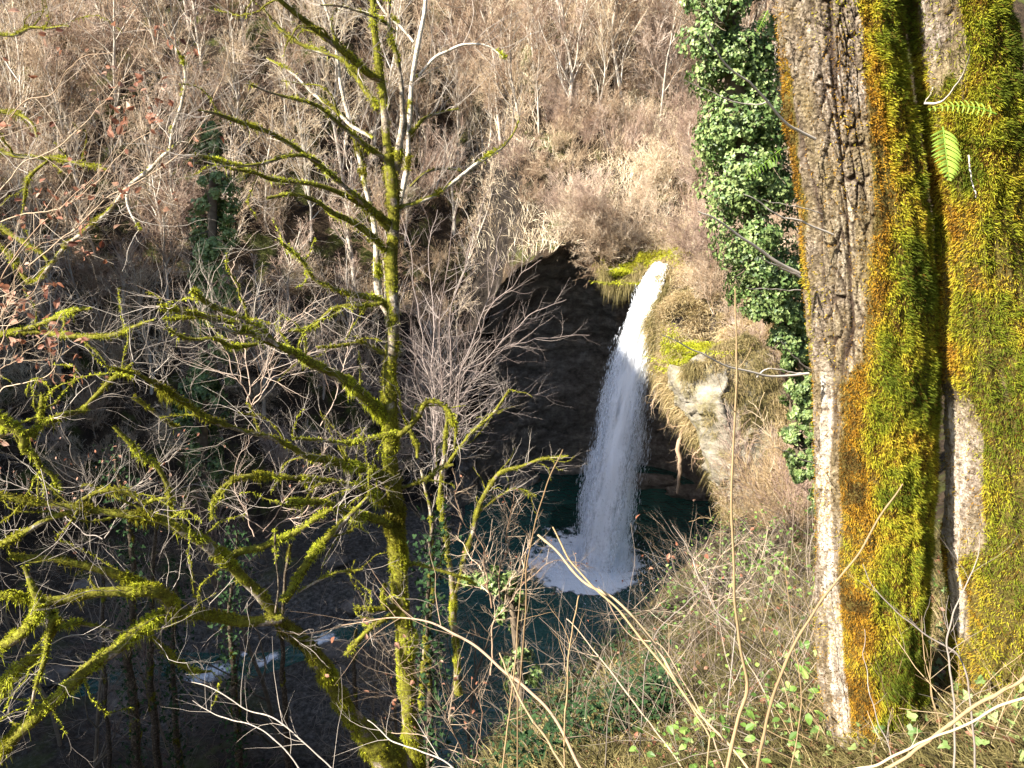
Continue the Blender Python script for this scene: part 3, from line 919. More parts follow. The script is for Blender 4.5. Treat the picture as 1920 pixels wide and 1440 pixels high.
# small side twigs on the trunks
def traced_twig(T, pts, Y0, Y1, w0, w1, n=26, sides=6, wob=.004, tint=.7, seed=0):
    p = resample(pts, n)
    Ys = np.linspace(Y0, Y1, n)
    q = np.array([P(a, b, c) for (a, b), c in zip(p[:, :2], Ys)])
    s = np.linspace(0, 1, n)[:, None]
    q = q + wob * np.stack([fbm(np.hstack([s * 9, s * 0 + seed, s * 0]), 2, 5), fbm(np.hstack([s * 9, s * 0 + seed, s * 0 + 4]), 2, 6), fbm(np.hstack([s * 9, s * 0 + seed, s * 0 + 8]), 2, 7)], -1).reshape(n, 3)
    r = np.linspace(px_r(w0, *p[0, :2], Y0), px_r(w1, *p[-1, :2], Y1), n)
    T.add(q, r * .62, sides, .95)
    return q, r
T = Tubes()
for i, (pts, Y0, Y1, w0, w1) in enumerate([
    ([(1500, 514), (1455, 490), (1400, 450), (1340, 410), (1310, 395)], 2.5, 2.3, 12, 4),
    ([(1500, 520), (1470, 505), (1440, 492), (1425, 478)], 2.5, 2.35, 7, 3),
    ([(1500, 545), (1450, 543), (1400, 540)], 2.5, 2.3, 4, 2),
    ([(1530, 260), (1480, 235), (1440, 190), (1410, 160), (1370, 130), (1335, 85), (1325, 60)], 2.45, 2.2, 9, 4),
    ([(1440, 190), (1410, 198), (1370, 190), (1330, 170), (1280, 150)], 2.37, 2.2, 5, 2),
    ([(1560, 440), (1500, 415), (1460, 405), (1420, 375), (1395, 362)], 2.45, 2.3, 7, 3),
    ([(1540, 400), (1480, 385), (1430, 375)], 2.45, 2.3, 4, 2),
    ([(1515, 700), (1450, 706), (1410, 698), (1360, 685), (1300, 655), (1240, 628)], 2.5, 2.2, 9, 3),
    ([(1515, 690), (1480, 660), (1465, 640)], 2.5, 2.4, 4, 2),
    ([(1418, 706), (1440, 690), (1480, 697), (1515, 702)], 2.4, 2.5, 4, 4),
    ([(1530, 870), (1500, 860), (1470, 845), (1450, 838)], 2.5, 2.3, 4, 2)]):
    traced_twig(T, pts, Y0, Y1, w0, w1, seed=i)
mb = T.into(MB()); mb.build('side_twigs', M['twig_grey'], root1)
T = Tubes()
for i, (pts, Y0, Y1, w0, w1) in enumerate([
    ([(1734, 195), (1765, 190), (1790, 165), (1812, 125), (1820, 85)], 2.4, 2.1, 7, 2.5),
    ([(1735, 192), (1745, 175), (1751, 160)], 2.35, 2.3, 3, 2),
    ([(1815, 290), (1820, 330), (1830, 372)], 2.22, 2.2, 5, 3)]):
    traced_twig(T, pts, Y0, Y1, w0, w1, seed=i + 20)
mb = T.into(MB()); mb.build('side_twigs', M['twig_grey'], root2)

# ferns growing out of the moss
def fern(base_px, tip_px, Y0, Y1, length_px, label, nrm, tint=.8, pairs=13, sag=.0):
    a = P(*base_px, Y0); b = P(*tip_px, Y1)
    t = np.linspace(0, 1, 40)[:, None]
    mid = .5 * (a + b) + np.array([0, 0, sag])
    ax = (1 - t) ** 2 * a + 2 * t * (1 - t) * mid + t ** 2 * b
    root = empty('fern', a, label, 'fern')
    T = Tubes(); T.add(ax, np.linspace(.0022, .0006, 40), 5, .55)
    T.into(MB()).build('stem', M['fern'], root)
    mb = MB()
    n = unit(nrm)
    L0 = px_r(2 * length_px, *base_px, Y0)
    for i in range(pairs):
        f = .10 + .88 * i / (pairs - 1)
        j = int(f * 39)
        tg = unit(ax[min(j + 1, 39)] - ax[max(j - 1, 0)])
        side = unit(np.cross(tg, n))
        prof = (math.sin(math.pi * min(1, .22 + .78 * f) ** 1.1)) ** .6 * (1 - .35 * f)
        for sgn in (-1, 1):
            L = L0 * max(prof, .15) * random.uniform(.9, 1.1)
            d = unit(side * sgn + tg * .45)
            k = 7
            s = np.linspace(0, 1, k)[:, None]
            c = ax[j] + d * L * s + n * (L * .12 * np.sin(s * 2.5)) - np.array([0, 0, 1]) * L * .15 * s ** 2
            w = (L0 * .115 * np.sin(np.pi * np.clip(.25 + .75 * s, 0, 1)) ** .7 + .0005)
            e = unit(np.cross(d, n))
            v = np.concatenate([c - e * w * .5, c + n * w * .12, c + e * w * .5])
            q = [(r, r + 1, k + r + 1, k + r) for r in range(k - 1)] + [(k + r, k + r + 1, 2 * k + r + 1, 2 * k + r) for r in range(k - 1)]
            mb.add(v, q, None, np.clip(tint + random.uniform(-.1, .1), 0, 1))
    mb.build('frond', M['fern'], root)
fern((1768, 238), (1780, 338), 2.22, 2.12, 38, 'bright green fern frond hanging down the moss-covered trunk', (0.1, -1, .25), .85, 14)
fern((1868, 214), (1740, 206), 2.2, 2.2, 22, 'small yellow-green fern frond lying sideways above the hanging frond', (0, -.75, .7), .85, 12, .03)
fern((1465, 280), (1398, 335), 2.42, 2.3, 17, 'dark green fern frond at the left edge of the rough-barked trunk beside the ivy', (0.1, -1, .3), .35, 12)
fern((1440, 20), (1418, 62), 2.5, 2.45, 12, 'tiny dark fern frond high on the left edge of the rough-barked trunk', (0.1, -1, .3), .3, 10)
# ================================================================== mossy trees nearby
def limb_mat(name, stops, mstops):
    m, nt, out = nmat(name)
    g = N(nt, 'ShaderNodeTexCoord')
    n1 = noise_n(nt, 22, 5, .65, g.outputs['Object'])
    n2 = noise_n(nt, 70, 3, .6, g.outputs['Object'])
    f = mth(nt, 'ADD', mth(nt, 'MULTIPLY', n1, .6), mth(nt, 'MULTIPLY', n2, .4))
    c = ramp(nt, mth(nt, 'ADD', f, mth(nt, 'MULTIPLY', mth(nt, 'SUBTRACT', attr(nt), .5), .3)), stops)
    mf = ramp(nt, mth(nt, 'ADD', attr(nt, 'moss'), mth(nt, 'MULTIPLY', mth(nt, 'SUBTRACT', n1, .5), .9)), [(.42, (0, 0, 0)), (.56, (1, 1, 1))])
    c = mixc(nt, mf, c, ramp(nt, f, mstops))
    surf(nt, out, c, .9, .15, f, 1.0, .01)
    return m
M['limb'] = limb_mat('mossy_bark', [(.35, (.06, .045, .03)), (.5, (.26, .21, .15)), (.62, (.62, .56, .46))],
                     [(.34, (.045, .04, .008)), (.5, (.13, .12, .015)), (.66, (.27, .28, .03))])

def grow(T, rng, p, d, L, r, lvl, S, tint, ends=None):
    nseg, wander, up, nchild, ratio, ang, sides = S[lvl]
    n = max(3, int(nseg))
    pts = [p]; dirs = [d]
    st = L / n
    w = rng.normal(0, wander, (n, 3))
    for i in range(n):
        d = d + w[i]; d[2] += up
        d = d / math.sqrt(d[0] * d[0] + d[1] * d[1] + d[2] * d[2])
        p = p + d * st
        pts.append(p); dirs.append(d)
    rr = r * (1 - .72 * np.linspace(0, 1, n + 1))
    T.add(pts, rr, sides, tint)
    if ends is not None and lvl >= len(S) - 2: ends.append((pts[-1], dirs[-1], pts[n // 2]))
    if lvl + 1 < len(S):
        k = nchild if isinstance(nchild, int) else rng.integers(nchild[0], nchild[1] + 1)
        for j in range(k):
            f = rng.uniform(.15, .97) if k > 1 else .6
            i = min(n, int(f * n + .5))
            dd = dirs[i]
            a = rng.normal(size=3); a -= dd * a.dot(dd); a /= np.linalg.norm(a) + 1e-9
            th = ang * rng.uniform(.6, 1.3)
            nd = dd * math.cos(th) + a * math.sin(th)
            grow(T, rng, pts[i], nd, L * ratio * rng.uniform(.6, 1.25) * (1.15 - .5 * f), rr[i] * .55, lvl + 1, S, np.clip(tint + rng.normal(0, .12), 0, 1), ends)

SIDE_S = [(7, .2, .05, (2, 4), .55, .75, 4), (5, .24, .06, (1, 3), .5, .7, 3), (3, .2, .05, 0, .5, .6, 3)]

class MossyTree:
    def __init__(self, name, label, base, cat='tree', seed=1, group=None):
        self.root = empty(name, base, label, cat, group)
        self.rng = np.random.default_rng(seed)
        self.seed = seed
        self.tw = Tubes()
        self.bl = MB()
        self.sb = Tubes()
        self.k = 0
    def limb(self, pts, Y0, Y1, part='branch', moss=.9, fuzz=1.0, twigs=1.0, tw_len=(.25, .7), hang=.15, up=.3, pale=.5, sides=12, tintshift=0.):
        rng = self.rng; self.k += 1
        p = np.asarray(pts, float)
        Ys = np.linspace(Y0, Y1, len(p))
        w3 = np.array([[*P(a, b, y), px_r(w * (.58 if w < 13 else (.58 + .16 * (w - 13) / 7 if w < 20 else .69)), a, b, y)] for (a, b, w), y in zip(p, Ys)])
        length = np.linalg.norm(np.diff(w3[:, :3], axis=0), axis=1).sum()
        n = max(10, int(length / .035))
        c = resample(w3, n)
        s = np.linspace(0, length, n)
        nz = np.stack([fbm(np.stack([s * 1.6 + self.k * 7.7, 0 * s + j * 5, 0 * s], -1), 3, self.seed) for j in range(3)], -1)
        c[:, :3] += nz * .05 * np.minimum(1, np.minimum(s, length - s) / .25 + .1)[:, None]
        C, R = c[:, :3], c[:, 3]
        tg = unit(np.gradient(C, axis=0))
        ref = np.zeros(3); ref[np.argmin(np.abs(tg.mean(0)))] = 1
        u = unit(np.cross(tg, ref)); w = np.cross(tg, u)
        a = np.arange(sides) / sides * 2 * np.pi
        nrm = np.cos(a)[None, :, None] * u[:, None] + np.sin(a)[None, :, None] * w[:, None]
        q = C[:, None] + nrm * R[:, None, None]
        mo = moss - .12 + .95 * fbm(q * 3.2 + self.k, 3, self.seed + 3) + .5 * fbm(q * 11 + self.k, 2, self.seed + 6) + (.42 if part == 'branch' else .1) * nrm[..., 2]
        lump = fbm(q * 9 + self.k, 3, self.seed + 4)
        rad = R[:, None] * (1 + .22 * lump) + .006 * np.clip(mo, 0, 1)
        V_ = C[:, None] + nrm * rad[..., None]
        mb = MB()
        mb.add(V_.reshape(-1, 3), grid_quads(n, sides, True), None, np.clip(pale + .2 * lump, 0, 1).ravel())
        limb_mb, limb_mo = mb, np.clip(mo, 0, 1).ravel()
        if fuzz > 0:
            area = (2 * np.pi * R).mean() * length
            nb = int(area * 1e4 * 1.1 * fuzz) + int(length * 60 * fuzz)
            wgt = (np.clip(mo - .35, 0, 1) ** 1.5 * R[:, None] * np.clip(1 + 2.2 * lump, .15, 3)).ravel()
            if wgt.sum() > 0:
                idx = rng.choice(len(wgt), nb, p=wgt / wgt.sum())
                base = V_.reshape(-1, 3)[idx] + rng.normal(0, .006, (nb, 3))
                nn = nrm.reshape(-1, 3)[idx]
                d = nn * .8 + rng.normal(0, .55, (nb, 3)) + tg[idx // sides] * rng.normal(0, .5, nb)[:, None]
                L = rng.uniform(.006, .021, nb) * np.clip(1 + 2.2 * lump.ravel()[idx], .35, 2.6)
                dr = np.where((nn[:, 2] < -.2) & (rng.random(nb) < hang), rng.uniform(1, 3.2, nb), .25)
                pt = fbm(base * 2.3 + 31, 2, self.seed + 8)
                tint = np.clip(.58 + .5 * pt + .22 * lump.ravel()[idx] + rng.normal(0, .11, nb) + tintshift, 0, 1)
                blades(self.bl, base, d, L, rng.uniform(.0025, .006, nb), dr[:, None], tint, rng)
        # short mossy branchlets
        if part == 'branch' and moss > .6:
            for _ in range(rng.poisson(length * 2.6)):
                i = rng.integers(int(n * .15), n)
                dd = tg[i]
                a_ = rng.normal(size=3) + np.array([0, 0, .35]); a_ -= dd * a_.dot(dd); a_ /= np.linalg.norm(a_) + 1e-9
                d = dd * .7 + a_ * rng.uniform(.5, 1.1); d /= np.linalg.norm(d)
                m_ = 12; L_ = rng.uniform(.15, .75); pts_ = [C[i]]
                wv = rng.normal(0, .22, (m_, 3))
                for j_ in range(m_ - 1):
                    d = d + wv[j_]; d /= np.linalg.norm(d); pts_.append(pts_[-1] + d * L_ / (m_ - 1))
                pts_ = np.array(pts_)
                r_ = np.linspace(min(R[i] * .6, .011), .0025, m_) * rng.uniform(.6, 1.1)
                self.sb.add(pts_, r_ * rng.uniform(.75, 1.3, m_), 6, rng.uniform(.3, .8))
                kb = int(L_ * 420 * fuzz); f_ = rng.uniform(0, m_ - 1.01, kb); i0 = f_.astype(int); fr = (f_ - i0)[:, None]
                up_ = rng.normal(0, 1, (kb, 3)) + np.array([0, 0, .7])
                base = pts_[i0] * (1 - fr) + pts_[i0 + 1] * fr + unit(up_) * r_[i0][:, None]
                cl = .5 + .5 * np.sin(f_ * 2.1 + rng.uniform(0, 6))
                kp = rng.random(kb) < .25 + .75 * cl
                tn = np.clip(.62 + .4 * fbm(base * 2.3 + 31, 2, self.seed + 8) + rng.normal(0, .12, kb) + tintshift, 0, 1)
                blades(self.bl, base[kp], up_[kp], rng.uniform(.008, .024, kb)[kp], rng.uniform(.003, .006, kb)[kp], np.where(rng.random(kb) < hang * .6, 2.0, .2)[kp][:, None], tn[kp], rng)
                for _q in range(rng.integers(1, 4)):
                    grow(self.tw, rng, pts_[rng.integers(4, m_)], d, rng.uniform(*tw_len) * .7, .002, 0, SIDE_S, rng.uniform(.35, .95))
        self.sb.into(limb_mb)
        limb_mb.build(part, M['limb'], self.root, extra={'moss': np.concatenate([limb_mo, np.full(limb_mb.n - len(limb_mo), .75)])})
        nt_ = rng.poisson(length * 12.0 * twigs)
        for _ in range(nt_):
            i = rng.integers(int(n * .12), n)
            dd = tg[i]
            a_ = rng.normal(size=3) + np.array([0, 0, up]); a_ -= dd * a_.dot(dd); a_ /= np.linalg.norm(a_) + 1e-9
            th = rng.uniform(.5, 1.25)
            nd = dd * math.cos(th) + a_ * math.sin(th)
            grow(self.tw, rng, C[i], nd, rng.uniform(*tw_len), rng.uniform(.0018, .0038), 0, SIDE_S, rng.uniform(.35, .95))
        return C, tg, R
    def done(self, twmat='twig_grey'):
        if self.tw.b: self.tw.into(MB()).build('crown', M[twmat], self.root)
        if self.bl.n: self.bl.build('moss', M['moss'], self.root)

# ---- the tall many-stemmed one in the middle
T1 = MossyTree('mossy_tree', 'tall slim mossy tree whose stem forks into several upright stems left of the waterfall', (P(780, 1440, 7.0)[0], 7.0, hz(P(780, 1440, 7.0)[0], 7.0)), seed=11)
T1.limb([(800, 1620, 50), (790, 1500, 46), (778, 1410, 42), (772, 1330, 40), (766, 1280, 44), (757, 1200, 44), (748, 1120, 40), (742, 1030, 42), (739, 950, 40), (737, 870, 37), (736, 780, 36), (733, 700, 33), (733, 620, 31), (732, 550, 31), (733, 480, 29), (736, 400, 30), (733, 330, 30), (725, 270, 22), (716, 210, 20), (706, 120, 18), (701, 40, 15), (698, -60, 12), (690, -200, 8)], 7.0, 7.0, 'trunk', .92, 1.0, .35, (.2, .6), .05, 0, .42, 16)
T1.limb([(738, 340, 18), (750, 300, 20), (760, 230, 16), (757, 170, 14), (748, 110, 13), (730, 50, 11), (722, -50, 10), (715, -200, 7)], 7.0, 6.8, 'trunk', .45, .5, .5, pale=.45)
T1.limb([(745, 420, 14), (757, 350, 15), (768, 250, 14), (775, 170, 13), (783, 90, 13), (795, 0, 12), (802, -80, 10), (810, -220, 6)], 7.15, 7.4, 'trunk', .30, .4, .6, pale=.85)
T1.limb([(730, 590, 20), (716, 545, 22), (707, 490, 18), (704, 450, 16), (692, 380, 14), (680, 320, 13), (672, 285, 12), (655, 230, 12), (640, 160, 11), (625, 80, 9), (598, -20, 8)], 7.1, 7.5, 'trunk', .42, .7, .8, pale=.75)
B = T1.limb
B([(712, 150, 16), (690, 140, 17), (660, 115, 14), (620, 85, 14), (575, 50, 13), (535, 15, 12), (500, -30, 10)], 7.0, 6.4, moss=.8, up=.6)
B([(706, 205, 12), (692, 180, 14), (668, 145, 12), (640, 110, 10), (610, 95, 9), (560, 75, 9), (515, 45, 7)], 7.0, 7.3, moss=.85, tintshift=.1)
B([(700, 260, 10), (665, 240, 12), (625, 205, 10), (590, 180, 8), (545, 140, 7), (500, 110, 5)], 7.2, 7.6, moss=.5, pale=.7)
B([(728, 300, 12), (700, 285, 14), (670, 262, 12), (640, 235, 10), (600, 195, 8), (550, 182, 7), (500, 172, 5), (470, 160, 4)], 7.0, 6.2, moss=.65)
B([(735, 425, 16), (712, 395, 16), (680, 365, 14), (640, 335, 13), (600, 305, 12), (555, 275, 11), (505, 248, 10), (450, 228, 9), (400, 212, 7), (370, 208, 4)], 7.0, 5.8, moss=.95, twigs=1.4, tw_len=(.15, .5))
B([(600, 305, 9), (575, 295, 9), (540, 296, 8), (500, 305, 8), (455, 310, 7), (400, 300, 5), (365, 290, 3)], 6.4, 5.8, moss=.95, twigs=1.4, tw_len=(.15, .5))
B([(735, 440, 16), (700, 400, 14), (660, 375, 13), (610, 352, 12), (560, 342, 11), (510, 335, 9), (470, 322, 8), (430, 318, 5)], 7.0, 6.0, moss=.95, twigs=1.3, tw_len=(.15, .5))
B([(720, 470, 14), (690, 440, 14), (650, 412, 15), (620, 400, 12), (585, 378, 10), (545, 368, 9), (500, 372, 7)], 7.0, 6.3, moss=1., twigs=1.2, tw_len=(.15, .5), tintshift=.12)
B([(728, 575, 18), (700, 562, 16), (665, 556, 15), (630, 548, 13), (595, 528, 10), (570, 500, 8), (540, 470, 7), (520, 450, 4)], 7.0, 6.5, moss=.9)
B([(716, 568, 9), (680, 572, 12), (640, 572, 12), (612, 585, 11), (590, 610, 10), (565, 620, 8), (540, 622, 5)], 6.9, 6.5, moss=1., tintshift=.15, hang=.4)
B([(730, 668, 14), (705, 655, 12), (680, 640, 10), (660, 640, 9), (630, 648, 8), (595, 652, 5)], 7.0, 6.7, moss=.9)
B([(728, 790, 26), (705, 768, 27), (680, 748, 26), (650, 722, 25), (615, 700, 23), (585, 685, 22), (550, 665, 18), (520, 650, 15), (480, 632, 14), (440, 612, 13), (400, 598, 11), (360, 600, 9), (310, 600, 6)], 7.0, 5.6, moss=1.05, fuzz=1.3, twigs=1.0, tintshift=.16, hang=.3)
B([(545, 662, 12), (510, 640, 12), (470, 628, 12), (430, 620, 10), (385, 595, 12), (345, 585, 10), (300, 575, 6)], 6.2, 5.5, moss=.95, fuzz=1.2)
B([(520, 648, 12), (490, 615, 11), (450, 590, 11), (410, 575, 13), (380, 560, 14), (362, 545, 8)], 6.1, 5.7, moss=1.05, fuzz=1.3, tintshift=.15)
B([(500, 640, 9), (470, 650, 9), (430, 655, 9), (400, 640, 8), (350, 635, 6), (310, 615, 4)], 6.1, 5.6, moss=1., tintshift=.1)
B([(745, 915, 26), (715, 890, 26), (680, 878, 24), (650, 868, 20), (615, 862, 18), (580, 862, 14), (545, 842, 14), (505, 826, 13), (460, 815, 13), (420, 800, 14), (385, 785, 14), (350, 762, 13), (315, 740, 13), (280, 715, 10), (245, 700, 8), (215, 690, 5)], 7.0, 5.2, moss=1., fuzz=1.2, hang=.3)
B([(745, 812, 12), (715, 818, 14), (680, 828, 13), (645, 836, 12), (610, 832, 10), (580, 825, 8), (550, 822, 5)], 6.9, 6.3, moss=1.1, tintshift=.2, hang=.3)
B([(740, 820, 12), (765, 803, 14), (785, 780, 14), (800, 752, 12), (820, 750, 10), (838, 765, 9), (850, 800, 7), (852, 840, 5)], 6.9, 6.6, moss=1.05, tintshift=.05)
B([(768, 806, 12), (780, 830, 10), (782, 858, 6)], 6.8, 6.75, moss=1.1, tintshift=.15, twigs=.2, hang=.6)
B([(755, 915, 10), (780, 905, 10), (805, 893, 12), (820, 880, 12), (850, 872, 8)], 7., 7.1, moss=1., tintshift=.1)
B([(738, 960, 22), (712, 938, 20), (685, 922, 17), (650, 905, 14), (615, 895, 12), (570, 890, 12), (530, 888, 13), (480, 885, 15), (440, 893, 14), (415, 912, 11), (400, 945, 8), (398, 975, 5)], 7.0, 5.6, moss=1., fuzz=1.2, hang=.5)
B([(732, 985, 20), (700, 970, 20), (665, 965, 20), (640, 955, 16), (605, 945, 14), (570, 942, 15), (540, 940, 10)], 6.9, 6.2, moss=1.1, tintshift=.15, hang=.4)
B([(700, 880, 12), (685, 900, 12), (665, 905, 10)], 6.7, 6.6, moss=1.05, tintshift=.1)
B([(752, 1135, 18), (725, 1138, 14), (695, 1140, 12), (665, 1142, 8)], 6.95, 6.7, moss=1.05, tintshift=.1, twigs=.3)
B([(722, 1138, 12), (720, 1118, 14), (722, 1095, 9)], 6.85, 6.85, moss=1.1, tintshift=.2, twigs=.1)
B([(745, 1150, 12), (715, 1165, 12), (690, 1185, 13), (668, 1205, 14), (650, 1226, 8)], 6.95, 6.6, moss=1.05, tintshift=.2, twigs=.3)
B([(758, 1060, 12), (785, 1058, 10), (820, 1068, 8), (860, 1080, 7), (890, 1095, 4)], 7., 7.2, moss=.9, twigs=.8)
B([(745, 390, 14), (775, 385, 12), (810, 372, 12), (845, 348, 11), (880, 322, 11), (915, 300, 9), (945, 280, 7), (965, 250, 4), (975, 220, 3)], 7., 7.3, moss=.45, pale=.8, twigs=1.6, tw_len=(.3, .9), up=2.2)
B([(770, 350, 7), (800, 325, 7), (830, 318, 5), (860, 320, 4)], 7.2, 7.3, moss=.6, twigs=1.5, up=2)
B([(772, 250, 8), (800, 224, 9), (830, 212, 6), (860, 205, 4)], 7.2, 7.3, moss=.7, pale=.6, twigs=1.5, up=2)
B([(785, 145, 9), (812, 115, 8), (845, 98, 8), (875, 88, 7), (915, 86, 5), (945, 108, 4)], 7.2, 7.2, moss=.35, pale=.8, twigs=1.8, up=1.5)
B([(775, 80, 8), (750, 50, 8), (720, 20, 7), (700, -20, 5)], 7.3, 7.4, moss=.4, pale=.85, twigs=1.2)
B([(740, 60, 7), (715, 35, 7), (680, 20, 6), (640, 12, 5), (600, 10, 3)], 6.9, 6.6, moss=.3, pale=.1, twigs=1.2)
T1.done()

# ---- the spreading one at the lower left
T2 = MossyTree('mossy_tree', 'low mossy tree spreading thick crooked boughs over the dark gorge in the lower left', (P(735, 1440, 6.0)[0], 6.0, hz(P(735, 1440, 6.0)[0], 6.0)), seed=23)
B = T2.limb
B([(800, 1600, 110), (765, 1500, 100), (722, 1425, 92), (690, 1385, 66), (662, 1355, 50), (640, 1318, 44), (618, 1280, 40), (590, 1232, 38), (555, 1190, 36), (525, 1160, 34), (512, 1150, 26)], 6.0, 5.4, 'trunk', 1., 1.1, .15, hang=.1, sides=18)
B([(528, 1158, 28), (490, 1163, 28), (450, 1164, 28), (410, 1158, 27), (370, 1153, 25), (328, 1150, 26), (322, 1130, 30), (305, 1112, 30), (280, 1106, 30), (230, 1108, 27), (180, 1112, 25), (130, 1120, 22), (90, 1124, 20), (40, 1122, 17), (0, 1116, 16), (-80, 1108, 12)], 5.4, 4.6, 'branch', 1.05, 1.3, .35, hang=.5, sides=16)
B([(322, 1148, 24), (290, 1156, 26), (262, 1176, 28), (225, 1215, 30), (180, 1250, 30), (140, 1285, 30), (95, 1322, 32), (50, 1365, 30), (0, 1410, 30), (-60, 1460, 30)], 5.1, 4.6, 'branch', 1., 1.2, .4, hang=.2, tintshift=.05, sides=16)
B([(290, 1108, 20), (250, 1090, 20), (215, 1078, 19), (175, 1065, 18), (130, 1055, 16), (80, 1050, 14), (20, 1042, 10)], 5.1, 4.8, 'branch', .95, 1.1, .6)
B([(515, 1150, 26), (492, 1115, 28), (465, 1088, 27), (435, 1060, 26), (405, 1035, 26), (375, 1010, 26), (345, 992, 24), (310, 980, 22), (265, 973, 20), (210, 968, 18), (150, 958, 17), (90, 946, 16), (30, 935, 15), (-40, 925, 12)], 5.4, 4.7, 'branch', .95, 1.2, .5, sides=16, hang=.3)
B([(150, 958, 12), (115, 965, 15), (80, 978, 16), (45, 1000, 15), (0, 1025, 15), (-50, 1050, 14)], 4.9, 4.7, 'branch', 1., 1.1, .4, tintshift=.1)
B([(128, 955, 9), (160, 938, 10), (195, 925, 11), (225, 925, 12), (250, 935, 14), (265, 948, 10), (290, 938, 8), (318, 935, 5)], 4.9, 5.0, 'branch', 1., 1.1, .4, hang=.5)
B([(318, 975, 10), (312, 935, 11), (300, 905, 12), (285, 880, 13), (262, 862, 13), (248, 838, 13), (232, 820, 10), (213, 800, 5)], 5.1, 5.0, 'branch', 1.05, 1.2, .3, tintshift=.1)
B([(532, 1128, 18), (545, 1105, 20), (560, 1078, 20), (585, 1045, 18), (612, 1015, 16), (640, 985, 15), (665, 955, 12), (690, 930, 9)], 5.4, 5.9, 'branch', 1., 1.1, .4, tintshift=.05)
B([(425, 1050, 16), (450, 1040, 17), (480, 1032, 17), (510, 1015, 16), (540, 1000, 15), (570, 982, 14), (600, 965, 12), (622, 955, 8)], 5.3, 5.5, 'branch', 1., 1.1, .4, tintshift=.05)
B([(516, 1148, 6), (518, 1100, 5), (515, 1060, 4), (513, 1030, 6), (515, 995, 6)], 5.35, 5.3, 'branch', .6, .8, .2, pale=.2)
B([(560, 1110, 8), (590, 1095, 7), (630, 1080, 6), (680, 1068, 4)], 5.5, 5.6, 'branch', .8, .8, .6)
B([(262, 1180, 11), (285, 1195, 12), (310, 1215, 13), (345, 1240, 12), (370, 1255, 9), (395, 1258, 4)], 5.0, 5.2, 'branch', .9, 1.1, .4)
B([(520, 1175, 8), (575, 1200, 5), (640, 1170, 4)], 5.4, 5.6, 'branch', .3, .3, .8)
T2.done()

# ---- boughs of the tree standing just outside the left edge
T3 = MossyTree('mossy_tree', 'mossy boughs with thick upright stems reaching in from the lower left edge', (-3.6, 4.6, hz(-3.6, 4.6)), seed=37)
B = T3.limb
B([(-110, 1500, 40), (-40, 1340, 32), (0, 1300, 26), (20, 1270, 24), (45, 1245, 22), (80, 1215, 22), (100, 1185, 20), (112, 1160, 12)], 4.6, 4.7, 'trunk', .95, 1.1, .4)
B([(-90, 1260, 28), (-30, 1225, 26), (20, 1195, 27), (48, 1172, 28), (65, 1142, 26), (58, 1110, 18), (50, 1085, 14), (45, 1062, 9)], 4.5, 4.6, 'branch', 1., 1.2, .3, tintshift=.1)
B([(96, 1190, 10), (98, 1150, 14), (92, 1210, 12), (88, 1240, 12), (72, 1290, 9), (55, 1340, 6)], 4.6, 4.5, 'branch', .9, 1., .3, tintshift=.1)
B([(100, 1180, 12), (140, 1165, 12), (180, 1170, 10), (230, 1185, 6)], 4.6, 4.8, 'branch', .9, 1., .4)
B([(-60, 735, 22), (0, 772, 22), (30, 792, 22), (55, 815, 22), (55, 840, 20), (75, 850, 14), (88, 875, 9), (105, 890, 8), (108, 920, 5)], 4.8, 4.9, 'branch', 1.05, 1.3, .3, tintshift=.22)
B([(50, 815, 14), (80, 798, 13), (110, 780, 12), (140, 775, 8), (160, 772, 5)], 4.9, 5.1, 'branch', 1.05, 1.2, .7, tintshift=.12)
B([(62, 820, 12), (75, 790, 12), (80, 760, 10), (78, 740, 6)], 4.9, 5.0, 'branch', 1.05, 1.2, .5, tintshift=.15)
B([(-40, 830, 20), (0, 815, 18), (20, 800, 12)], 4.8, 4.9, 'branch', 1.05, 1.2, .3, tintshift=.2)
B([(75, 798, 12), (120, 780, 14), (148, 770, 13), (170, 745, 12), (200, 715, 12), (225, 700, 10), (250, 680, 6)], 5.0, 5.4, 'branch', 1., 1.1, .5, tintshift=.12)
T3.done()

# ---- mossy boughs crossing the left middle
T4 = MossyTree('mossy_tree', 'dark mossy tree whose level boughs cross the rust leaves at the left', (-7.2, 8.2, hz(-7.2, 8.2)), seed=41)
B = T4.limb
B([(-160, 900, 40), (-120, 700, 34), (-90, 500, 28), (-80, 300, 20), (-60, 100, 14)], 8.2, 8.0, 'trunk', .8, .6, .4)
B([(-90, 640, 16), (0, 626, 12), (60, 624, 13), (110, 630, 15), (160, 632, 14), (205, 630, 11), (250, 612, 8), (290, 600, 5)], 8.0, 7.4, moss=.9, fuzz=.8)
B([(20, 625, 8), (70, 605, 12), (110, 590, 14), (150, 583, 10), (170, 580, 5)], 7.9, 7.6, moss=1.05, tintshift=.2)
B([(-80, 560, 14), (-10, 470, 12), (25, 490, 12), (55, 530, 12), (90, 495, 12), (120, 465, 12), (150, 445, 13), (190, 410, 12), (225, 370, 12), (245, 345, 13), (280, 320, 12), (320, 280, 10), (340, 265, 6)], 7.6, 7.0, moss=.38, pale=.75, twigs=1.2)
B([(245, 345, 10), (240, 375, 9), (248, 405, 6), (262, 430, 4)], 7.1, 7.0, moss=.2, pale=.9)
B([(318, 280, 9), (322, 235, 8), (335, 190, 8), (342, 130, 7), (330, 90, 4)], 7.0, 7.1, moss=.25, pale=.7)
B([(-60, 190, 12), (0, 208, 11), (40, 215, 10), (65, 235, 8), (70, 258, 5)], 7.4, 7.2, moss=.7)
B([(-60, 260, 12), (0, 282, 12), (60, 296, 12), (110, 297, 11), (150, 308, 9), (200, 318, 5)], 7.4, 7.0, moss=.85, tintshift=.05)
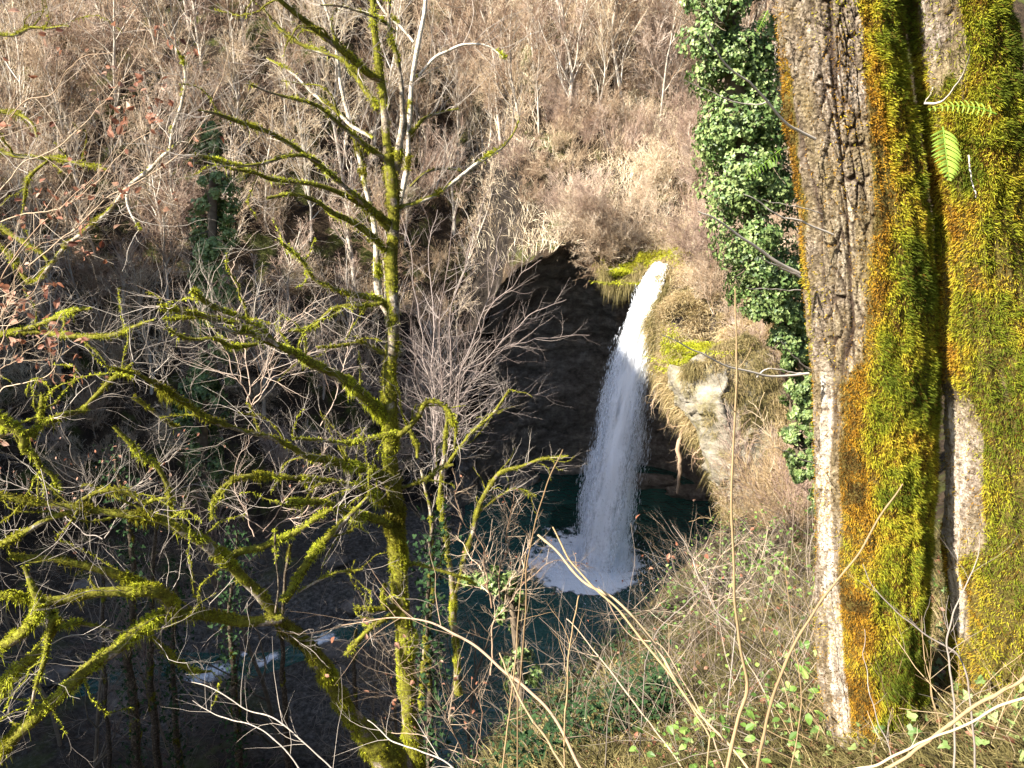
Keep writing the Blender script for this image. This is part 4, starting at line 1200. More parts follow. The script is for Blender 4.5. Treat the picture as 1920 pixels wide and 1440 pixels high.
B([(-80, 395, 14), (0, 420, 12), (40, 445, 10), (75, 470, 9), (90, 490, 5)], 7.5, 7.2, moss=.8)
B([(-60, 60, 8), (20, 62, 8), (60, 45, 7), (130, 50, 4)], 7.5, 7.2, moss=.8, tintshift=-.1)
B([(95, 298, 7), (60, 330, 7), (45, 380, 5)], 7.2, 7.2, moss=.9)
B([(250, 745, 12), (300, 780, 10), (330, 800, 8)], 6.2, 6.4, moss=.9)
T4.done()

# ---- thinner mossy stems behind, right of the central stem
T5 = MossyTree('mossy_tree', 'thin mossy tree leaning over the pool edge just right of the forked mossy tree', (P(850, 1200, 12)[0], 12, hz(P(850, 1200, 12)[0], 12)), seed=47)
B = T5.limb
B([(860, 1300, 18), (850, 1150, 17), (840, 1040, 16), (825, 960, 14), (830, 900, 12), (838, 830, 10), (835, 760, 8)], 11.5, 11.5, 'trunk', .8, .5, .6)
B([(850, 1120, 12), (885, 1010, 13), (905, 940, 14), (935, 890, 13), (975, 878, 10), (1020, 862, 7), (1065, 855, 4)], 11.5, 11.8, moss=.9, fuzz=.6, tintshift=-.1)
B([(900, 960, 8), (930, 935, 8), (965, 918, 7), (1005, 930, 4)], 11.6, 11.8, moss=.9, fuzz=.6, tintshift=-.1)
B([(838, 870, 8), (880, 820, 8), (915, 790, 8), (935, 760, 7), (955, 730, 4)], 11.5, 11.8, moss=.8, fuzz=.6)
B([(790, 1330, 14), (800, 1180, 14), (812, 1060, 12), (806, 950, 10), (790, 880, 8)], 11.0, 11.0, 'trunk', .8, .5, .6)
T5.done()
# ================================================================== the wooded hillside
def march(us, vs, tmax=90.0, zoff=0.0, t0=3.0):
    """where the sight lines through pixels us, vs meet the ground"""
    D = np.stack([ray(u, v) for u, v in zip(us, vs)])
    t = np.full(len(D), t0); hit = np.zeros(len(D), bool)
    for _ in range(420):
        p = D * t[:, None]
        below = p[:, 2] < height(p[:, 0], p[:, 1], False) + zoff
        hit |= below
        t = np.where(hit, t, t + .04 + t * .006)
        if hit.all() or t[~hit].min() > tmax: break
    p = D * t[:, None]
    p[:, 2] = height(p[:, 0], p[:, 1])
    return p, hit & (t < tmax)

TREE_S = [(12, .07, .035, (15, 19), .42, .62, 6), (8, .13, .05, (7, 9), .45, .6, 4), (5, .18, .04, (4, 7), .5, .65, 3), (3, .22, .02, (0, 2), .6, .6, 3), (3, .2, 0., 0, .5, .5, 3)]
FINE_S = [(9, .10, .03, (13, 16), .50, .55, 4), (6, .16, .04, (8, 11), .5, .6, 3), (4, .2, .03, (3, 5), .5, .6, 3), (3, .2, .02, 0, .5, .6, 3)]

class Split(Tubes):
    """thick stems go to the trunk, thin ones to the crown"""
    def __init__(self, limit):
        super().__init__(); self.lim = limit; self.thick = Tubes()
    def add(self, pts, rad, sides=3, tint=.5):
        r0 = float(np.asarray(rad).ravel()[0])
        if r0 >= self.lim: self.thick.add(pts, rad, sides, tint)
        else: super().add(pts, rad, sides, tint)

def tree_variant(seed, h, r, S, mat, lean=.1, stems=1, spread=.3, limit=.022, trunk_mat='bark_pale', minr=.0055):
    rng = np.random.default_rng(seed)
    T = Split(limit)
    for k in range(stems):
        a = rng.uniform(0, 6.28)
        s = spread * (rng.uniform(.4, 1.2) if stems > 1 else lean)
        d = unit(np.array([math.cos(a) * s, math.sin(a) * s, 1.0]))
        base = np.array([math.cos(a) * .12, math.sin(a) * .12, -.35]) * (1 if stems > 1 else 0) + np.array([0, 0, -.35])
        grow(T, rng, base, d, h * rng.uniform(.75, 1.1), r * rng.uniform(.7, 1.1), 0, S, rng.uniform(.4, .7))
    for B in (T.b, T.thick.b):
        for key in B: B[key] = [(p, np.maximum(rr, minr), tt) for p, rr, tt in B[key]]
    tm = T.thick.into(MB()); cm = T.into(MB())
    return (tm.mesh('trunk', M[trunk_mat]) if tm.n else None, cm.mesh('crown', M[mat]))

VT = [tree_variant(500 + i, 7.5 + (i % 3), .10 + .03 * (i % 2), TREE_S, ['twig_tan', 'twig_gold', 'twig_tan', 'twig_pink'][i % 4], minr=.006) for i in range(10)]
VN = [tree_variant(590 + i, 9.5, .075, TREE_S, ['twig_near', 'twig_near', 'twig_pinkdim'][i % 3], minr=.0022, limit=.02, trunk_mat='bark_brown') for i in range(5)]  # near-bank crowns in darker twig colours that stand in for shade
VF = [tree_variant(540 + i, 3.6 + .5 * (i % 3), .03, FINE_S, ['twig_gold', 'twig_tan', 'twig_pink'][i % 3], stems=5, spread=.55, limit=.03, minr=.0055) for i in range(6)]
VS = [tree_variant(560 + i, 1.7 + .3 * (i % 2), .014, FINE_S[:3], ['straw', 'twig_tan', 'straw', 'twig_pink'][i], stems=7, spread=.9, limit=.1, minr=.0035) for i in range(4)]

def place(var, name, p, rz, sc, label, cat, group, tilt=(0, 0)):
    r = empty(name, p, label, cat, group)
    r.rotation_euler = (tilt[0], tilt[1], rz)
    r.scale = (sc, sc, sc * random.uniform(.92, 1.12))
    for nm, me in (('trunk', var[0]), ('crown', var[1])):
        if me is None: continue
        o = bpy.data.objects.new(nm, me); COL.objects.link(o); o.parent = r
    if label is None:
        noun = 'bare tree' if cat == 'tree' else 'twiggy bush'
        lo, hi = (.72, .88) if cat == 'tree' else (.62, .85)
        size = 'small' if sc < lo else ('tall' if sc > hi else 'middling')
        PEND.append((r, COLN[var[1].materials[0].name], size, noun, p + np.array([0, 0, .4])))
    return r

LAND = [(60, 60, 'in the top left corner'), (250, 90, 'above the slim ivy-wrapped tree'), (450, 60, 'above the upper mossy boughs'), (620, 90, 'behind the upper mossy boughs'),
        (850, 60, 'near the top middle'), (1000, 90, 'on the bright slope at the top'), (1170, 90, 'high above the fall lip'), (1290, 90, 'by the top of the ivy-clad tree'), (80, 250, 'behind the highest beech twigs'),
        (250, 250, 'left of the slim ivy-wrapped tree'), (450, 250, 'right of the slim ivy-wrapped tree'), (620, 280, 'behind the pale forked limb'), (850, 250, 'behind the right-hand mossy limb'), (1000, 270, 'on the slope above the hollow'),
        (1150, 280, 'on the slope above the fall lip'), (1290, 280, 'left of the ivy-clad tree'), (80, 450, 'behind the rust leaves'), (250, 450, 'below the beech twigs'), (450, 450, 'under the slim ivy-wrapped tree'),
        (620, 470, 'left of the forked mossy stem'), (860, 450, 'behind the hazel bush'), (1010, 420, 'just above the dark hollow'), (1150, 410, 'just above the fall lip'), (1310, 450, 'right of the fall lip'),
        (1440, 450, 'behind the ivy-clad tree'), (80, 660, 'behind the left mossy boughs'), (250, 660, 'behind the level mossy bough'), (450, 660, 'above the long mossy bough'), (640, 680, 'beneath the long mossy bough'),
        (820, 680, 'behind the hazel stems'), (1300, 640, 'above the pale outcrop'), (1450, 640, 'at the foot of the ivy-clad tree'), (100, 860, 'on the dark bank at the left edge'), (300, 860, 'above the shaded gravel'),
        (500, 860, 'over the bend of the stream'), (700, 880, 'left of the pool'), (1400, 800, 'right of the tall stalk'), (1480, 800, 'beside the rough-barked trunk'), (1390, 930, 'below the pale outcrop'), (1480, 950, 'on the brow of the bank')]
PEND = []
def project(p):
    d = p[1] * CP - p[2] * SP
    return 960 + FPX * p[0] / d, 720 - FPX * (p[1] * SP + p[2] * CP) / d
def finish_labels():
    """colour, size and neighbour first; rank among look-alikes only where nothing else differs"""
    D = {}
    for o, col, size, noun, p in PEND:
        u, v = project(p)
        ph = min(LAND, key=lambda a: (a[0] - u) ** 2 + (a[1] - v) ** 2)[2]
        D.setdefault((size, col, noun, ph), []).append((u, o))
    for (size, col, noun, ph), L in D.items():
        L.sort(key=lambda a: a[0])
        n = len(L)
        for i, (u, o) in enumerate(L):
            if n == 1: pre = ''
            elif i == 0: pre = 'leftmost '
            elif i == n - 1: pre = 'rightmost '
            elif n == 3: pre = 'middle '
            else: pre = ['', 'second ', 'third ', 'fourth ', 'fifth ', 'sixth ', 'seventh ', 'eighth ', 'ninth ', 'tenth '][min(i, 9)]
            tail = ' from the left' if pre and pre not in ('leftmost ', 'rightmost ', 'middle ') else ''
            o['label'] = (pre + size + ' ' + col + ' ' + noun + ' ' + ph + tail).strip()
COLN = {'twig_near': 'brown', 'twig_pinkdim': 'dim pinkish', 'twig_gold': 'golden tan', 'twig_tan': 'tan', 'twig_pink': 'pinkish', 'twig_grey': 'grey', 'straw': 'straw-coloured'}
rng = np.random.default_rng(77)
random.seed(5)
def scatter(n, region, mind, seedp):
    """n ground points inside pixel regions, at least mind apart on the ground"""
    rg = np.random.default_rng(seedp)
    out = []
    tries = 0
    while len(out) < n and tries < 60:
        tries += 1
        u0, u1, v0, v1 = region
        us = rg.uniform(u0, u1, 60); vs = rg.uniform(v0, v1, 60)
        p, h = march(us, vs, t0=11.0)
        for q, hh in zip(p, h):
            if not hh or q[1] < 8 or q[2] < ZW + .8 or not off_cliff(q[None])[0]: continue
            if all((q[0] - o[0]) ** 2 + (q[1] - o[1]) ** 2 > mind ** 2 for o in out):
                out.append(q)
                if len(out) >= n: break
    return out

TALL = [((-150, 330, -40, 300), 26, 1.5, 'bare pinkish tree among rust-brown twigs on the slope at the upper left'),
        ((330, 700, -40, 300), 22, 1.5, 'pale bare tree on the dark slope behind the forked mossy tree'),
        ((700, 1000, -40, 330), 20, 1.5, 'slender bare tree on the shaded slope right of the forked mossy tree'),
        ((1000, 1480, -40, 260), 44, 1.1, 'sunlit bare tree on the bright slope high above the waterfall'),
        ((-150, 330, 300, 760), 26, 1.6, 'thin bare tree low on the dim slope at the left'),
        ((330, 860, 300, 800), 24, 1.7, 'thin bare tree low on the slope left of the dark hollow')]
k = 0
for reg, n, md, lab in TALL:
    for q in scatter(n, reg, md, 900 + k):
        v = VT[rng.integers(len(VT))]
        place(v, 'bare_tree', q - np.array([0, 0, .1]), rng.uniform(0, 6.28), rng.uniform(.6, 1.0), None, 'tree', 'bare trees on the slope round the waterfall', (rng.normal(0, .06) + .08, rng.normal(0, .08)))
    k += 1
SHR = [((1090, 1340, 0, 430), 30, 1.0, VF, (.5, .9), 'pinkish tan bush of fine twigs on the sunny slope above the waterfall', 'twiggy bushes on the sunny slope above the waterfall'),
       ((880, 1090, -40, 200), 12, 1.0, VF, (.5, .85), '', 'twiggy bushes on the sunny slope above the waterfall'),
       ((950, 1100, 190, 470), 13, .8, VF, (.35, .55), '', 'twiggy bushes on the sunny slope above the waterfall'),
       ((-100, 460, 0, 520), 12, 1.2, VF, (.7, 1.1), 'pinkish bush of fine bare twigs on the slope at the left', 'twiggy bushes on the slope at the left'),
       ((460, 950, 0, 560), 9, 1.4, VF, (.6, .95), 'bush of fine bare twigs on the dark slope behind the forked mossy tree', 'twiggy bushes on the dark middle slope'),
       ((1290, 1520, 250, 620), 34, .9, VF, (.4, .7), 'sunlit tan bush on the bank between the waterfall and the ivy-clad tree', 'tan bushes on the bank right of the waterfall'),
       ((1420, 1530, 650, 1000), 20, .6, VS, (.7, 1.1), 'low tangled bush on the bank behind the tall straw stalk', 'low bushes on the bank below the ivy-clad tree'),
       ((-50, 850, 560, 980), 34, 1.4, VF, (.5, .8), 'bare twiggy bush in the shade above the stream', 'bushes in the shade above the stream')]
for reg, n, md, VV_, sc, lab, grp in SHR:
    for q in scatter(n, reg, md, 900 + k):
        v = VV_[rng.integers(len(VV_))]
        place(v, 'twiggy_bush', q, rng.uniform(0, 6.28), rng.uniform(*sc), None, 'bush', grp, (rng.normal(0, .1) + .12, rng.normal(0, .12)))
    k += 1
# trees on the steep near bank, seen through and below the mossy boughs
rg = np.random.default_rng(15)
cnt = 0
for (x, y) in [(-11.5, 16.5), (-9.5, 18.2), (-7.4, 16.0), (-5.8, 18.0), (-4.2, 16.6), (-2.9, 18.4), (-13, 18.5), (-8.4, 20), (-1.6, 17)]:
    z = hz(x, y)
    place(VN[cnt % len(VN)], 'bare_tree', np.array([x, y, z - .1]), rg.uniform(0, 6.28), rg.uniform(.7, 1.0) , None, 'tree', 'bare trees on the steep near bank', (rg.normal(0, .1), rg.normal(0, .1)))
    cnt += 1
# bushes leaning out over the lip of the fall
for (u, v, Y, sc, ty) in [(1120, 440, 35.2, .75, -.5), (1165, 455, 35, .7, -.6), (1200, 440, 35.2, .8, -.55), (1075, 435, 35.6, .7, -.4), (1240, 420, 35.5, .7, -.5), (1150, 400, 36, .8, -.6), (1290, 470, 33.6, .55, -.4)]:
    p = P(u, v, Y); p[2] = hz(p[0], p[1]) - .1
    place(VF[rng.integers(len(VF))], 'twiggy_bush', p, rng.uniform(-.4, .4), sc, None, 'bush', 'bushes leaning over the fall lip', (.35, ty))

# stones along the stream bed
rs_ = np.random.default_rng(44)
for i in range(22):
    u, v = rs_.uniform(60, 900), rs_.uniform(1060, 1340)
    c = PZ(u, v, ZW + .25); c[2] = hz(c[0], c[1]) + .02
    s_ = rs_.uniform(.18, .6)
    mb = MB(); boulder(mb, c, (s_ * rs_.uniform(.9, 1.6), s_, s_ * .5), 200 + i, n=12)
    o = mb.build('stone', M['rock_dark'])
    tag(o, None, 'rock', 'stones lying along the shaded stream')
    o['label'] = ''
    PEND.append((o, 'grey', 'small' if s_ < .32 else ('broad' if s_ > .46 else 'middling'), 'stone on the stream bed', c))
LAND += [(100, 1100, 'under the lower left boughs'), (300, 1080, 'behind the crooked mossy bough'), (500, 1080, 'behind the fork of the low mossy tree'), (700, 1080, 'by the forked mossy stem'), (880, 1080, 'at the pool outlet'),
         (100, 1300, 'at the lower left edge'), (300, 1280, 'among the dark trunks'), (480, 1260, 'beside the white riffles'), (640, 1240, 'below the mossy fork'), (800, 1280, 'behind the bramble tangle')]
finish_labels()
# ground cover: dead bracken, grass and twig litter
def not_dark_break(p):
    d = p[:, 1] * CP - p[:, 2] * SP
    u = 960 + FPX * p[:, 0] / d; v = 720 - FPX * (p[:, 1] * SP + p[:, 2] * CP) / d
    k = np.exp(-((u - 1000) / 105) ** 2 - ((v - 350) / 120) ** 2) * .75 + .8 * np.exp(-((u - 560) / 150) ** 2 - ((v - 320) / 170) ** 2) + .9 * np.exp(-((u - 560) / 330) ** 2 - ((v - 640) / 140) ** 2)
    return rg_b.random(len(p)) > k * 1.15
rg_b = np.random.default_rng(99)
def cover(name, label, region, n, tmin, L, W, tint, mat, up=.8, spread=.5, lean=(0, 0, 0), seedp=1, wig=None, t0=11.0, droop=.2):
    rg = np.random.default_rng(seedp)
    u = rg.uniform(region[0], region[1], n // 12); v = rg.uniform(region[2], region[3], n // 12)
    p, h = march(u, v, t0=t0)
    h &= p[:, 2] > ZW + .5
    p = p[h]
    p = p[off_cliff(p)]
    if wig is not None: p = p[wig(p)]
    m = 12
    dist = np.linalg.norm(p, axis=1)
    base = np.repeat(p, m, 0) + rg.normal(0, 1, (len(p) * m, 3)) * np.array([1, 1, 0]) * np.repeat(dist, m)[:, None] * .007
    base[:, 2] = height(base[:, 0], base[:, 1]) - .02
    k = len(base)
    okc = off_cliff(base)
    tuft = np.repeat(rg.normal(0, 1, (len(p), 3)), m, 0)
    d = np.array([0, 0, up]) + spread * (.5 * tuft + rg.normal(0, .8, (k, 3))) + np.array(lean)
    d[:, 2] = np.abs(d[:, 2])
    tn = tint + .5 * fbm(base * .9, 3, seedp) + np.repeat(rg.normal(0, .1, len(p)), m) + rg.normal(0, .08, k)
    mb = MB()
    base, d, tn = base[okc], d[okc], tn[okc]; k = len(base)
    blades(mb, base, d, rg.uniform(L[0], L[1], k) * np.clip(1 + fbm(base * .6, 2, seedp + 1), .4, 2), rg.uniform(W[0], W[1], k), droop, np.clip(tn, 0, 1), rg)
    o = mb.build(name, M[mat])
    tag(o, label, 'undergrowth', kind='stuff')
    return o
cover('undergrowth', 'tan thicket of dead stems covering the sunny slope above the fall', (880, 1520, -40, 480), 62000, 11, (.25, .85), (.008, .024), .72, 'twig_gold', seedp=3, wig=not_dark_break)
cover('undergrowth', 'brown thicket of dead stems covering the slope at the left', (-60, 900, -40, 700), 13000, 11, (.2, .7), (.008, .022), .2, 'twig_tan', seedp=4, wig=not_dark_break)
cover('undergrowth', 'golden dead grass draped over the bank right of the waterfall', (1215, 1530, 430, 960), 150000, 11, (.15, .5), (.008, .02), .92, 'grass', up=.35, spread=.5, lean=(-.35, -.25, 0), seedp=5, droop=.45)
# grass and roots hanging over the cliff edge
rg = np.random.default_rng(8)
n = 26000
t = rg.uniform(40, 159, n)
e = np.stack([np.interp(t, range(160), RIMD[:, c]) for c in range(3)], -1)
out = rg.uniform(-.25, .7, n)[:, None]
e = e[(960 + FPX * e[:, 0] / (e[:, 1] * CP - e[:, 2] * SP)) > 1125]; n = len(e); out = out[:n]
inw = unit(np.array([4.0, 29.5, 0]) - e * np.array([1, 1, 0]))
e = e - inw * out + np.array([0, 0, 1]) * np.maximum(out, 0) * .45 + rg.normal(0, .08, (n, 3))
mb = MB()
hang = np.repeat(rg.random(n // 20 + 1), 20)[:n] * .9 + .15
blades(mb, e, inw * .6 + rg.normal(0, .35, (n, 3)) + np.array([0, 0, -.2]), rg.uniform(.2, .6, n), rg.uniform(.008, .022, n), hang[:, None] * 1.4, np.clip(.5 + .45 * fbm(e * .8, 3, 9) + rg.normal(0, .12, n), 0, 1), rg)
tag(mb.build('hanging_grass', M['grass']), 'dry grass and moss fringe hanging over the edge of the dark hollow', 'grass', kind='stuff')
# grass creeping over the top and right side of the pale outcrop
nO, mO = OUTC.shape[:2]
n = 30000
ii = (rg.beta(1.0, 1.3, n) * (nO - 1)).astype(int); jj = (mO * (.42 + .58 * rg.beta(1.5, 1.0, n))).astype(int).clip(0, mO - 1)
top = rg.random(n) < .25
ii = np.where(top, rg.integers(0, 10, n), ii); jj = np.where(top, rg.integers(25, mO, n), jj)
b = OUTC[ii, jj] + rg.normal(0, .05, (n, 3)) - np.array([0, .05, 0])
keep_ = (fbm(b * 1.5, 3, 66) + (jj / mO - .55) * 1.6 + top * .3) > .28
b = b[keep_]; n = len(b)
mb = MB(); blades(mb, b, rg.normal(0, .5, (n, 3)) + np.array([-.15, -.6, .25]), rg.uniform(.08, .34, n), rg.uniform(.006, .018, n), .6, np.clip(.55 + .5 * fbm(b * 1.2, 3, 67) + rg.normal(0, .1, n), 0, 1), rg)
tag(mb.build('outcrop_grass', M['grass']), 'dry grass creeping over the top and right side of the pale outcrop', 'grass', kind='stuff')
# moss cushions at the lip
mb = MB()
n = 26000
c0 = np.array([P(*a) for a in [(1195, 500, 33.6), (1170, 478, 34), (1205, 470, 34.2), (1150, 500, 34), (1262, 478, 33.4), (1275, 500, 33), (1240, 470, 34), (1285, 640, 29), (1255, 640, 29.3), (1270, 660, 28.6), (1300, 620, 28.8), (1350, 740, 26.6), (1345, 620, 27)]])
i = rg.integers(len(c0), size=n)
b = c0[i] + rg.normal(0, .33, (n, 3)); b[:, 2] = np.maximum(np.minimum(b[:, 2], height(b[:, 0], b[:, 1]) + .25), c0[i][:, 2] - .6)
blades(mb, b, rg.normal(0, .6, (n, 3)) + np.array([-.3, -.5, .4]), rg.uniform(.04, .14, n), rg.uniform(.012, .03, n), .5, np.clip(.66 + .5 * fbm(b * 1.3, 3, 4) + rg.normal(0, .1, n), 0, 1), rg)
tag(mb.build('moss_cushions', M['moss']), 'yellow-green moss cushions round the lip and beside the falling water', 'moss', kind='stuff')

# little mossy stone that splits the water at the lip
c = P(1238, 524, 32.3)
mb = MB(); boulder(mb, c, (.26, .24, .22), 71, n=14)
r_ = tag(mb.build('mossy_stone', M['rock_lit']), 'small mossy stone splitting the falling water just below the lip', 'rock')
mb = MB(); n = 700; d = unit(rg.normal(0, 1, (n, 3)))
blades(mb, c + d * np.array([.27, .25, .23]), d + rg.normal(0, .4, (n, 3)), rg.uniform(.04, .11, n), rg.uniform(.01, .02, n), .4, np.clip(rg.normal(.45, .2, n), 0, 1), rg)
mb.build('moss', M['moss'], r_)

# roots hanging over the pool
for pts, Y, lab in [([(1284, 690, 7), (1282, 740, 7), (1283, 790, 6), (1272, 840, 9), (1275, 880, 8), (1270, 925, 4)], 27.2, 'mossy root hanging straight down beside the pale outcrop'),
                    ([(1258, 710, 4), (1258, 750, 5), (1252, 785, 4), (1262, 800, 3), (1290, 795, 2)], 28, 'thin mossy root curling in front of the dark hollow'),
                    ([(1330, 830, 3), (1300, 855, 4), (1315, 860, 3), (1345, 852, 3)], 26, 'crooked grey root sticking out under the pale outcrop'),
                    ([(1250, 690, 5), (1238, 715, 4), (1228, 745, 3), (1220, 762, 2)], 28.6, 'wispy pale root trailing towards the falling water')]:
    T = Tubes(); TW = Tubes()
    p = resample(pts, 30)
    q = np.array([P(a, b, Y) for a, b in p[:, :2]]) + rg.normal(0, .02, (30, 3))
    T.add(q, [px_r(w, a, b, Y) for a, b, w in p], 6, .5)
    for _ in range(26):
        i = rg.integers(3, 29)
        grow(T, rg, q[i], unit(rg.normal(0, .6, 3) + np.array([-.3, 0, -.8])), rg.uniform(.2, .7), .008, 0, SIDE_S, rg.uniform(.3, .8))
    tag(T.into(MB()).build('hanging_root', M['twig_tan']), lab, 'root')
# ================================================================== ivy-clad trees
def ivy_tree(name, label, line, Y0, Y1, wpx, n, lsize, tint, seed, clumps=60, trunk_w=30):
    rg = np.random.default_rng(seed)
    p = resample(line, 120)
    Ys = np.linspace(Y0, Y1, 120)
    C = np.array([P(a, b, y) for (a, b), y in zip(p[:, :2], Ys)])
    W = np.array([px_r(w, a, b, y) for (a, b), w, y in zip(p[:, :2], p[:, 2], Ys)])
    base = C[0].copy(); base[2] = hz(base[0], base[1])
    root = empty(name, base, label, 'tree')
    T = Tubes(); T.add(C, W * .22, 12, .45)
    for _ in range(26):
        i = rg.integers(10, 119)
        grow(T, rg, C[i], unit(rg.normal(0, 1, 3) + np.array([0, 0, .4])), W[i] * rg.uniform(1, 2.2), .02, 1, TREE_S[:3], .5)
    T.into(MB()).build('trunk', M['bark_brown'], root)
    ci = rg.integers(0, 120, clumps * 3)
    a = rg.uniform(0, 2 * np.pi, clumps * 3)
    rr = rg.uniform(.45, 1.0, clumps * 3)
    cc = C[ci] + (W[ci] * rr)[:, None] * np.stack([np.cos(a), np.sin(a), rg.uniform(-.5, .5, clumps * 3)], -1)
    cr = W[ci] * rg.uniform(.22, .48, clumps * 3)
    k = rg.integers(0, clumps * 3, n)
    d = unit(rg.normal(0, 1, (n, 3)))
    pos = cc[k] + d * (cr[k] * rg.uniform(.6, 1.05, n))[:, None]
    axis_ = C[ci[k]]
    nr = unit(unit(pos - axis_) + .6 * d + rg.normal(0, .45, (n, 3)) + np.array([0, 0, .35]))
    mb = MB()
    leaves(mb, pos, nr, rg.uniform(lsize * .6, lsize * 1.25, n), 'ivy', np.clip(tint + .25 * rg.normal(0, 1, n) + .2 * fbm(pos * 2, 2, seed), 0, 1), rg)
    mb.build('ivy', M['leaf_ivy'], root, smooth=False)
    return root
ivy_tree('ivy_clad_tree', 'tall tree trunk wrapped in glossy dark green ivy beside the rough-barked trunk', [(1530, 960, 20), (1520, 800, 22), (1505, 700, 50), (1475, 610, 95), (1440, 540, 140), (1418, 440, 165), (1405, 330, 175), (1385, 200, 180), (1372, 90, 175), (1362, 0, 160), (1350, -120, 120)], 9.6, 8.6, 130, 46000, .048, .66, 611, 130)
ivy_tree('ivy_clad_tree', 'slim ivy-wrapped tree on the slope in the left third behind mossy boughs', [(400, 760, 60), (398, 600, 70), (400, 500, 75), (398, 400, 80), (400, 330, 64), (396, 270, 46), (394, 235, 20)], 26, 26, 80, 5500, .14, .8, 612, 40)
ivy_tree('ivy_clad_tree', 'short ivy-smothered stump below mossy boughs in the dim left middle', [(385, 900, 60), (380, 830, 90), (378, 770, 90), (375, 710, 60), (372, 680, 20)], 22, 22, 80, 5000, .12, .35, 613, 24)
ivy_tree('ivy_clad_tree', 'small ivy clump on a stem low beside the rough-barked trunk', [(1500, 900, 20), (1492, 800, 60), (1488, 760, 70), (1492, 715, 30)], 10.5, 10.5, 80, 3500, .07, .7, 615, 16)
ivy_tree('ivy_clad_tree', 'broken stem with ivy at the pool edge under the foam', [(975, 1400, 60), (975, 1280, 70), (965, 1180, 60), (955, 1120, 50), (930, 1090, 60), (890, 1090, 40), (870, 1085, 14)], 8.0, 8.6, 80, 3000, .055, .62, 616, 18)

# ================================================================== traced shrubs
def traced_shrub(name, label, stems, Y, seed, mat, tw=9, tl=(.4, 1.2), spread=1.2, cat='bush', S=None, leafmat=None, nleaf=0, lsz=.03, group=None):
    rg = np.random.default_rng(seed)
    b = P(stems[0][0][0], stems[0][0][1], Y); b[2] = min(b[2], hz(b[0], b[1]) + .1)
    root = empty(name, b, label, cat, group)
    T = Tubes(); ends = []
    S = S or [(7, .10, .03, (3, 5), .5, .6, 4), (5, .16, .03, (1, 3), .5, .6, 3), (3, .2, .02, 0, .5, .6, 3)]
    for j, st in enumerate(stems):
        p = resample(st, 60)
        y = Y + np.linspace(0, 1, 60) * rg.normal(0, spread)
        q = np.array([P(a, b_, yy) for (a, b_), yy in zip(p[:, :2], y)])
        s = np.linspace(0, 1, 60)
        q += .09 * np.stack([fbm(np.stack([s * 7 + j * 9, s * 0 + c_, s * 0], -1), 3, seed) for c_ in range(3)], -1) * (Y / 10)
        r = np.array([px_r(w, a, b_, yy) for (a, b_, w), yy in zip(p, y)])
        T.add(q, r * .42, 6, rg.uniform(.3, .7))
        L = np.linalg.norm(np.diff(q, axis=0), axis=1).sum()
        for _ in range(int(L * tw)):
            i = rg.integers(8, 59)
            d = unit(q[min(i + 1, 59)] - q[i - 1])
            a = rg.normal(size=3); a -= d * a.dot(d); a = unit(a)
            th = rg.uniform(.5, 1.15)
            grow(T, rg, q[i], d * math.cos(th) + a * math.sin(th), rg.uniform(*tl) * (1.2 - i / 90), r[i] * .22, 0, S, rg.uniform(.45, .9), ends)
    T.into(MB()).build('stems', M[mat], root)
    if nleaf and ends:
        e = [ends[i] for i in rg.integers(0, len(ends), nleaf)]
        pos = np.array([a[0] if rg.random() < .6 else a[2] for a in e])
        mb = MB()
        leaves(mb, pos, rg.normal(0, 1, (nleaf, 3)) + np.array([0, -.4, .6]), rg.uniform(lsz * .6, lsz * 1.3, nleaf), 'oval', np.clip(rg.normal(.5, .25, nleaf), 0, 1), rg, fold=.4)
        mb.build('leaves', M[leafmat], root, smooth=False)
    return root
traced_shrub('hazel_bush', 'pale many-stemmed hazel fanning up in front of the dark hollow', [
    [(822, 900, 9), (808, 760, 7), (790, 600, 5), (765, 470, 4), (745, 400, 2)],
    [(822, 900, 9), (815, 760, 7), (812, 620, 6), (800, 500, 4), (815, 390, 2)],
    [(825, 900, 9), (832, 740, 8), (830, 600, 6), (842, 480, 4), (860, 372, 2)],
    [(825, 900, 8), (845, 730, 7), (850, 600, 6), (875, 480, 4), (915, 350, 2)],
    [(828, 900, 8), (850, 740, 7), (890, 620, 5), (925, 530, 4), (945, 430, 2)],
    [(828, 900, 9), (860, 730, 7), (910, 660, 6), (960, 620, 5), (1010, 580, 4), (1060, 560, 2)],
    [(828, 900, 7), (870, 700, 6), (910, 590, 5), (970, 520, 4), (1020, 490, 2)],
    [(826, 900, 7), (850, 780, 6), (900, 700, 5), (960, 640, 4), (1040, 630, 3), (1100, 630, 2)],
    [(820, 900, 7), (790, 760, 5), (770, 660, 4), (755, 560, 3)],
    [(828, 900, 7), (870, 800, 5), (930, 760, 4), (1000, 745, 2), (1060, 760, 2)]], 12.5, 701, 'twig_hazel', tw=7, tl=(.4, 1.2))
traced_shrub('hazel_bush', 'smaller pale bush reaching right above the pool edge', [
    [(930, 1130, 8), (945, 1040, 7), (955, 960, 5), (962, 900, 3)],
    [(930, 1130, 8), (905, 1040, 6), (875, 980, 4), (850, 900, 3)],
    [(930, 1130, 7), (980, 1060, 5), (1000, 1010, 3)],
    [(928, 1130, 7), (890, 1060, 5), (860, 1010, 3)],
    [(920, 1260, 8), (925, 1180, 7), (985, 1090, 5), (1060, 1050, 3), (1120, 1060, 2)]], 8.0, 702, 'twig_tan', tw=11, tl=(.2, .6), leafmat='leaf_rust', nleaf=60, lsz=.03)
